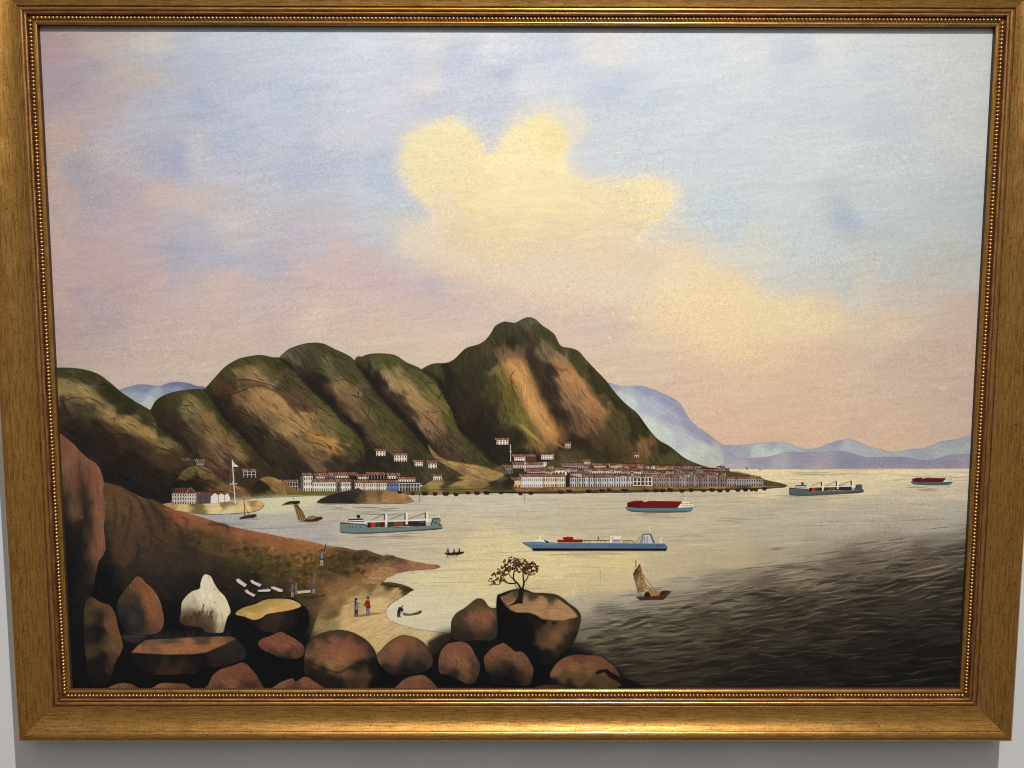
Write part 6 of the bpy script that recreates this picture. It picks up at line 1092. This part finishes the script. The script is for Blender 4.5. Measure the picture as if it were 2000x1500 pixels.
# ------------------------------------------------------------------ canvas grain over the whole sheet
yy, xx = np.mgrid[0:RH, 0:RW].astype(np.float32)
_n = _rng.standard_normal((RH, RW)).astype(np.float32)
_g = blur(_n, 1) * 1.5 + .7 * _n
_h = box1(box1(_rng.standard_normal((RH, RW)).astype(np.float32), 5, 1), 5, 1) * 2.6
_l = SHEET.mean(2) / 255.0
_amp = .019 * np.clip(_l * 1.5, .35, 1.15) + .034 * (1 - _l)
_w = fbm(xx / 190, yy / 120, 77, 2)
SHEET *= (1 + (_g * (1 + .7 * _w) + .45 * _h) * _amp)[..., None]
_c = blur(_rng.standard_normal((RH, RW)).astype(np.float32), 1) * 2.0
SHEET[..., 0] *= 1 + .014 * _c; SHEET[..., 2] *= 1 - .018 * _c
SHEET += (np.array([205, 196, 182], np.float32) - SHEET) * (np.clip(_g - 2.7, 0, 1) * .22 * (1 - _l))[..., None]
np.clip(SHEET, 3, 252, out=SHEET)
#PAINT-END

# ------------------------------------------------------------------ the wall
ORIGIN = np.array([0.0, WALL_Y, SZ0 - 0.069])       # the picture's base: foot of the frame on the wall

m_wall, nt, N, L, P = nodes_of("painted_plaster")
P.inputs["Base Color"].default_value = (0.70, 0.70, 0.70, 1)
P.inputs["Roughness"].default_value = 0.75
tc = N.new("ShaderNodeTexCoord")
n1 = N.new("ShaderNodeTexNoise"); n1.inputs["Scale"].default_value = 420; n1.inputs["Detail"].default_value = 3
n2 = N.new("ShaderNodeTexNoise"); n2.inputs["Scale"].default_value = 5; n2.inputs["Detail"].default_value = 4
bp = N.new("ShaderNodeBump"); bp.inputs["Strength"].default_value = 0.18; bp.inputs["Distance"].default_value = 0.0006
cr = N.new("ShaderNodeValToRGB")
cr.color_ramp.elements[0].position, cr.color_ramp.elements[0].color = 0.3, (0.675, 0.675, 0.68, 1)
cr.color_ramp.elements[1].position, cr.color_ramp.elements[1].color = 0.7, (0.725, 0.722, 0.72, 1)
L.new(tc.outputs["Object"], n1.inputs["Vector"]); L.new(tc.outputs["Object"], n2.inputs["Vector"])
L.new(n1.outputs["Fac"], bp.inputs["Height"]); L.new(bp.outputs["Normal"], P.inputs["Normal"])
L.new(n2.outputs["Fac"], cr.inputs["Fac"]); L.new(cr.outputs["Color"], P.inputs["Base Color"])
me = bpy.data.meshes.new("wall")
me.from_pydata([(-3, WALL_Y, -1.6), (3, WALL_Y, -1.6), (3, WALL_Y, 2.4), (-3, WALL_Y, 2.4)], [], [(0, 1, 2, 3)])
me.materials.append(m_wall)
link("wall", me, kind="structure")

# ------------------------------------------------------------------ materials of the picture
img = bpy.data.images.new("brushwork", RW, RH, alpha=False)
px = np.ones((RH, RW, 4), np.float32)
px[..., :3] = SHEET[::-1] / 255.0
img.pixels.foreach_set(px.ravel())
img.update()
img.pack()
CANVAS_GAIN = 1.0
m_paint, nt, N, L, P = nodes_of("oil_on_canvas")
ti = N.new("ShaderNodeTexImage"); ti.image = img; ti.extension = 'EXTEND'
mul = N.new("ShaderNodeVectorMath"); mul.operation = 'SCALE'; mul.inputs["Scale"].default_value = CANVAS_GAIN
L.new(ti.outputs["Color"], mul.inputs[0]); L.new(mul.outputs["Vector"], P.inputs["Base Color"])
P.inputs["Roughness"].default_value = 0.55
P.inputs["Specular IOR Level"].default_value = 0.12
tc = N.new("ShaderNodeTexCoord")
wv = []
for axis, sc in (('X', 260.0), ('Z', 300.0)):              # warp and weft of the canvas
    w = N.new("ShaderNodeTexWave"); w.bands_direction = axis; w.inputs["Scale"].default_value = sc
    w.inputs["Distortion"].default_value = 2.0; w.inputs["Detail Scale"].default_value = 3.0
    L.new(tc.outputs["Object"], w.inputs["Vector"]); wv.append(w)
mx = N.new("ShaderNodeMath"); mx.operation = 'MAXIMUM'
L.new(wv[0].outputs["Fac"], mx.inputs[0]); L.new(wv[1].outputs["Fac"], mx.inputs[1])
bp = N.new("ShaderNodeBump"); bp.inputs["Strength"].default_value = 0.16; bp.inputs["Distance"].default_value = 0.0002
L.new(mx.outputs[0], bp.inputs["Height"]); L.new(bp.outputs["Normal"], P.inputs["Normal"])


def gilt(name, bright, mid, dark, rough, scr=1.0, stipple=0.0):
    """worn gilding: streaked along the rail (u = along, v = across, in metres), dark scratches, patchy gloss"""
    m, nt, N, L, P = nodes_of(name)
    uv = N.new("ShaderNodeTexCoord")
    mp = N.new("ShaderNodeMapping"); mp.inputs["Scale"].default_value = (34, 520, 1)
    L.new(uv.outputs["UV"], mp.inputs["Vector"])
    a = N.new("ShaderNodeTexNoise"); a.inputs["Scale"].default_value = 1.0; a.inputs["Detail"].default_value = 5; a.inputs["Roughness"].default_value = 0.65
    L.new(mp.outputs["Vector"], a.inputs["Vector"])
    r = N.new("ShaderNodeValToRGB"); e = r.color_ramp.elements
    e[0].position, e[0].color = 0.24, dark + (1,)
    e[1].position, e[1].color = 0.64, bright + (1,)
    k = r.color_ramp.elements.new(0.47); k.color = mid + (1,)
    L.new(a.outputs["Fac"], r.inputs["Fac"])
    # short random nicks and rubbed dots
    mp2 = N.new("ShaderNodeMapping"); mp2.inputs["Scale"].default_value = (420, 700, 1)
    L.new(uv.outputs["UV"], mp2.inputs["Vector"])
    b = N.new("ShaderNodeTexNoise"); b.inputs["Scale"].default_value = 1.0; b.inputs["Detail"].default_value = 4; b.inputs["Distortion"].default_value = 1.4
    L.new(mp2.outputs["Vector"], b.inputs["Vector"])
    th = N.new("ShaderNodeMapRange"); th.inputs["From Min"].default_value = 0.56; th.inputs["From Max"].default_value = 0.68
    th.inputs["To Max"].default_value = 0.85 * scr
    L.new(b.outputs["Fac"], th.inputs["Value"])
    mix = N.new("ShaderNodeMix"); mix.data_type = 'RGBA'
    L.new(th.outputs["Result"], mix.inputs["Factor"]); L.new(r.outputs["Color"], mix.inputs[6])
    mix.inputs[7].default_value = (dark[0] * .45, dark[1] * .42, dark[2] * .4, 1)
    L.new(mix.outputs[2], P.inputs["Base Color"])
    # broad patches of duller gilding
    c = N.new("ShaderNodeTexNoise"); c.inputs["Scale"].default_value = 30; c.inputs["Detail"].default_value = 3
    L.new(uv.outputs["UV"], c.inputs["Vector"])
    rr = N.new("ShaderNodeMapRange"); rr.inputs["To Min"].default_value = rough - .08; rr.inputs["To Max"].default_value = rough + .12
    L.new(c.outputs["Fac"], rr.inputs["Value"]); L.new(rr.outputs["Result"], P.inputs["Roughness"])
    P.inputs["Metallic"].default_value = 0.86
    bp = N.new("ShaderNodeBump"); bp.inputs["Strength"].default_value = 0.35; bp.inputs["Distance"].default_value = 0.0004
    if stipple:
        s = N.new("ShaderNodeTexNoise"); s.inputs["Scale"].default_value = 900; s.inputs["Detail"].default_value = 2
        L.new(uv.outputs["UV"], s.inputs["Vector"]); L.new(s.outputs["Fac"], bp.inputs["Height"])
        bp.inputs["Strength"].default_value = stipple; bp.inputs["Distance"].default_value = 0.0006
    else:
        L.new(a.outputs["Fac"], bp.inputs["Height"])
    L.new(bp.outputs["Normal"], P.inputs["Normal"])
    return m


m_gold = gilt("worn_gilding", (0.68, 0.37, 0.10), (0.53, 0.27, 0.066), (0.22, 0.092, 0.021), 0.27, 1.0)
m_red = gilt("red_bole_gilding", (0.44, 0.225, 0.09), (0.28, 0.125, 0.048), (0.13, 0.05, 0.02), 0.44, .5, .8)
m_bead = gilt("burnished_bead_gilding", (0.60, 0.37, 0.14), (0.48, 0.28, 0.09), (0.30, 0.155, 0.045), 0.27, .4)
m_chan = gilt("dark_channel_gilding", (0.34, 0.17, 0.07), (0.22, 0.10, 0.04), (0.10, 0.04, 0.015), 0.5)
m_back, nt, N, L, P = nodes_of("stained_wood_edge")
P.inputs["Base Color"].default_value = (0.05, 0.024, 0.01, 1)
P.inputs["Roughness"].default_value = 0.5
nn = N.new("ShaderNodeTexNoise"); nn.inputs["Scale"].default_value = 60
rr = N.new("ShaderNodeMapRange"); rr.inputs["To Min"].default_value = .4; rr.inputs["To Max"].default_value = .7
L.new(nn.outputs["Fac"], rr.inputs["Value"]); L.new(rr.outputs["Result"], P.inputs["Roughness"])

# ------------------------------------------------------------------ the framed painting
root = link("framed_painting", None, None, "gold framed harbour painting with hills and ships hanging on a pale wall", "painting")
root.location = ORIGIN


def sheet(name, pc, h, parent, label=None, mat=m_paint):
    """flat layer of paint on the canvas: outline pc (metres x, z), h metres in front of the canvas"""
    pc = np.clip(pc, (CX0 + .0005, CZ0 + .0005), (CX1 - .0005, CZ1 - .0005))
    keep = [0]
    for i in range(1, len(pc)):
        if np.linalg.norm(pc[i] - pc[keep[-1]]) > 2e-5:
            keep.append(i)
    pc = pc[keep]
    bm = bmesh.new()
    uvl = bm.loops.layers.uv.new("UVMap")
    vs = [bm.verts.new((x - ORIGIN[0], -h - ORIGIN[1], z - ORIGIN[2])) for x, z in pc]
    f = bm.faces.new(vs)
    f.normal_update()
    if f.normal.y > 0:
        f.normal_flip()
    for lp in f.loops:
        x, z = lp.vert.co.x + ORIGIN[0], lp.vert.co.z + ORIGIN[2]
        lp[uvl].uv = ((x - CX0) / (CX1 - CX0), (z - CZ0) / (CZ1 - CZ0))
    bmesh.ops.triangulate(bm, faces=bm.faces[:])
    me = bpy.data.meshes.new(name)
    bm.to_mesh(me); bm.free()
    me.materials.append(mat)
    return link(name, me, parent, label)


cv = sheet("canvas", np.array([(CX0, CZ0), (CX1, CZ0), (CX1, CZ1), (CX0, CZ1)]), 0.0, root, "canvas with a painted sky of blue and pink and a large yellow cloud")
by_key = {}
for PARTS_I, (name, outline, layer, label, key, pkey) in enumerate(PARTS):
    o = sheet(name, to_canvas(outline), 0.00006 + 0.00005 * layer + 2e-7 * PARTS_I, by_key.get(pkey, root), label)
    if key:
        by_key[key] = o

# frame rails: one moulding profile (s outward from the sight edge, h in front of the canvas; millimetres)
PROF = [(0, -2, 'e'), (0, 5.6, 'g'), (.5, 6.3, 'g'), (1.2, 6.6, 'g'), (1.5, 6.4, 'g'), (1.9, 6.8, 'g'), (3.4, 7.0, 'g'), (4.4, 6.7, 'g'), (5.1, 5.8, 'c'), (5.5, 5.0, 'c'), (11.1, 5.0, 'c'), (11.4, 6.2, 'c'), (11.7, 7.9, 'r'), (12.4, 8.8, 'r'), (13.8, 9.3, 'r'), (15.0, 9.0, 'r'), (15.6, 8.1, 'c'),
        (16.0, 8.7, 'g'), (16.8, 9.6, 'g'), (18.3, 10.1, 'g'), (19.8, 9.8, 'g'), (20.5, 8.9, 'c'), (21.1, 7.9, 'c'), (21.7, 8.2, 'c'), (22.3, 9.3, 'g'), (25, 9.6, 'g'), (28, 10.0, 'g'), (31, 10.7, 'g'), (34, 11.8, 'g'), (37, 13.3, 'g'), (40, 15.2, 'g'), (43, 17.7, 'g'), (45.4, 20.0, 'g'), (46.2, 20.6, 'g'), (46.7, 20.2, 'g'), (47.1, 20.1, 'g'), (47.7, 20.8, 'g'), (49.2, 21.9, 'g'), (51.2, 22.7, 'g'), (53.5, 22.8, 'g'), (55.8, 22.0, 'g'), (57.8, 20.3, 'g'),
        (59.3, 18.0, 'g'), (60.3, 15.2, 'e'), (60.8, 12.0, 'e'), (60.8, 6.0, 'e'), (59.0, -17.2, 'e')]
MATS = [m_gold, m_red, m_chan, m_back]
MI = {'g': 0, 'r': 1, 'c': 2, 'e': 3}
# finer profile where it curves
prof = []
PROF = [(a if a <= 22.3 else 22.3 + (a - 22.3) * 1.19, b, k) for a, b, k in PROF]
for i in range(len(PROF) - 1):
    s0, h0, k = PROF[i]; s1, h1, _ = PROF[i + 1]
    prof.append((s0 / 1000, h0 / 1000, k))
prof.append((PROF[-1][0] / 1000, PROF[-1][1] / 1000, 'e'))
CX_, CZ_ = (SX0 + SX1) / 2, (SZ0 + SZ1) / 2
SIDES = {  # inner edge start, end, outward direction
    'bottom': ((SX0, SZ0), (SX1, SZ0), (0, -1)), 'right': ((SX1, SZ0), (SX1, SZ1), (1, 0)),
    'top': ((SX1, SZ1), (SX0, SZ1), (0, 1)), 'left': ((SX0, SZ1), (SX0, SZ0), (-1, 0))}
bead_me = None
for side, ((ax, az), (bx_, bz), (ox, oz)) in SIDES.items():
    ln = math.hypot(bx_ - ax, bz - az)
    tx, tz = (bx_ - ax) / ln, (bz - az) / ln
    nseg = 24
    V, F, UV, MI_ = [], [], [], []
    for (s, h, k) in prof:
        for j in range(nseg + 1):
            t = -s + (ln + 2 * s) * j / nseg          # mitred ends
            wob = 0.0
            V.append((ax + tx * t + ox * s - ORIGIN[0], -h - ORIGIN[1], az + tz * t + oz * s - ORIGIN[2]))
            UV.append((t + {'bottom': 0, 'right': 3.1, 'top': 7.7, 'left': 11.3}[side], s))
    w = nseg + 1
    for i in range(len(prof) - 1):
        for j in range(nseg):
            F.append((i * w + j, i * w + j + 1, (i + 1) * w + j + 1, (i + 1) * w + j))
            MI_.append(MI[prof[i][2]])
    me = bpy.data.meshes.new("frame_rail")
    me.from_pydata(V, [], F)
    for mm in MATS:
        me.materials.append(mm)
    me.polygons.foreach_set("material_index", MI_)
    me.polygons.foreach_set("use_smooth", [True] * len(F))
    ul = me.uv_layers.new(name="UVMap")
    ul.data.foreach_set("uv", [c for p in me.polygons for vi in p.vertices for c in UV[vi]])
    bm = bmesh.new(); bm.from_mesh(me); bmesh.ops.recalc_face_normals(bm, faces=bm.faces[:]); bm.to_mesh(me); bm.free()
    # outward facing towards the viewer
    c = sum((p.normal.y * p.area for p in me.polygons))
    if c > 0:
        me.flip_normals()
    me.set_sharp_from_angle(angle=math.radians(48))
    rail = link("frame_rail", me, root, {'bottom': "bottom rail of the gold frame, brightest in the middle", 'top': "top rail of the gold frame, cut by the picture edge", 'left': "left rail of the gold frame", 'right': "right rail of the gold frame with a dark hollow"}[side])
    # beads: a pearl string pressed into the channel
    pitch, rad, sc = 0.00488, 0.00238, 0.0083
    n = int(round((ln + 2 * sc - 0.004) / pitch))
    rg = random.Random(side)
    BV, BF, BU = [], [], []
    NU, NV = 10, 6
    for i in range(n):
        t = -sc + 0.002 + (ln + 2 * sc - 0.004) * (i + .5) / n
        q = 1 + rg.uniform(-.05, .04)
        cx, cz = ax + tx * t + ox * sc, az + tz * t + oz * sc
        cy = -0.0052
        base = len(BV)
        BV.append((cx - ORIGIN[0], cy - rad * q * 1.05 - ORIGIN[1], cz - ORIGIN[2])); BU.append((t * 2 + i * .37, i * .13))
        for v in range(1, NV):
            ph = v / (NV - 1) * math.radians(98)
            for u in range(NU):
                th = 2 * math.pi * u / NU
                a_, b_ = math.sin(ph) * math.cos(th) * rad * q, math.sin(ph) * math.sin(th) * rad * q
                BV.append((cx + tx * a_ + ox * b_ - ORIGIN[0], cy - math.cos(ph) * rad * q * 1.05 - ORIGIN[1], cz + tz * a_ + oz * b_ - ORIGIN[2]))
                BU.append((t * 2 + i * .37 + a_, i * .13 + b_))
        for u in range(NU):
            BF.append((base, base + 1 + u, base + 1 + (u + 1) % NU))
            for v in range(NV - 2):
                r0, r1 = base + 1 + v * NU, base + 1 + (v + 1) * NU
                BF.append((r0 + u, r1 + u, r1 + (u + 1) % NU, r0 + (u + 1) % NU))
    me = bpy.data.meshes.new("bead_row")
    me.from_pydata(BV, [], BF)
    me.materials.append(m_bead)
    me.polygons.foreach_set("use_smooth", [True] * len(BF))
    ul = me.uv_layers.new(name="UVMap")
    ul.data.foreach_set("uv", [c for p in me.polygons for vi in p.vertices for c in BU[vi]])
    bm = bmesh.new(); bm.from_mesh(me); bmesh.ops.recalc_face_normals(bm, faces=bm.faces[:]); bm.to_mesh(me); bm.free()
    if sum(p.normal.y * p.area for p in me.polygons) > 0:
        me.flip_normals()
    link("bead_row", me, rail, kind="stuff")
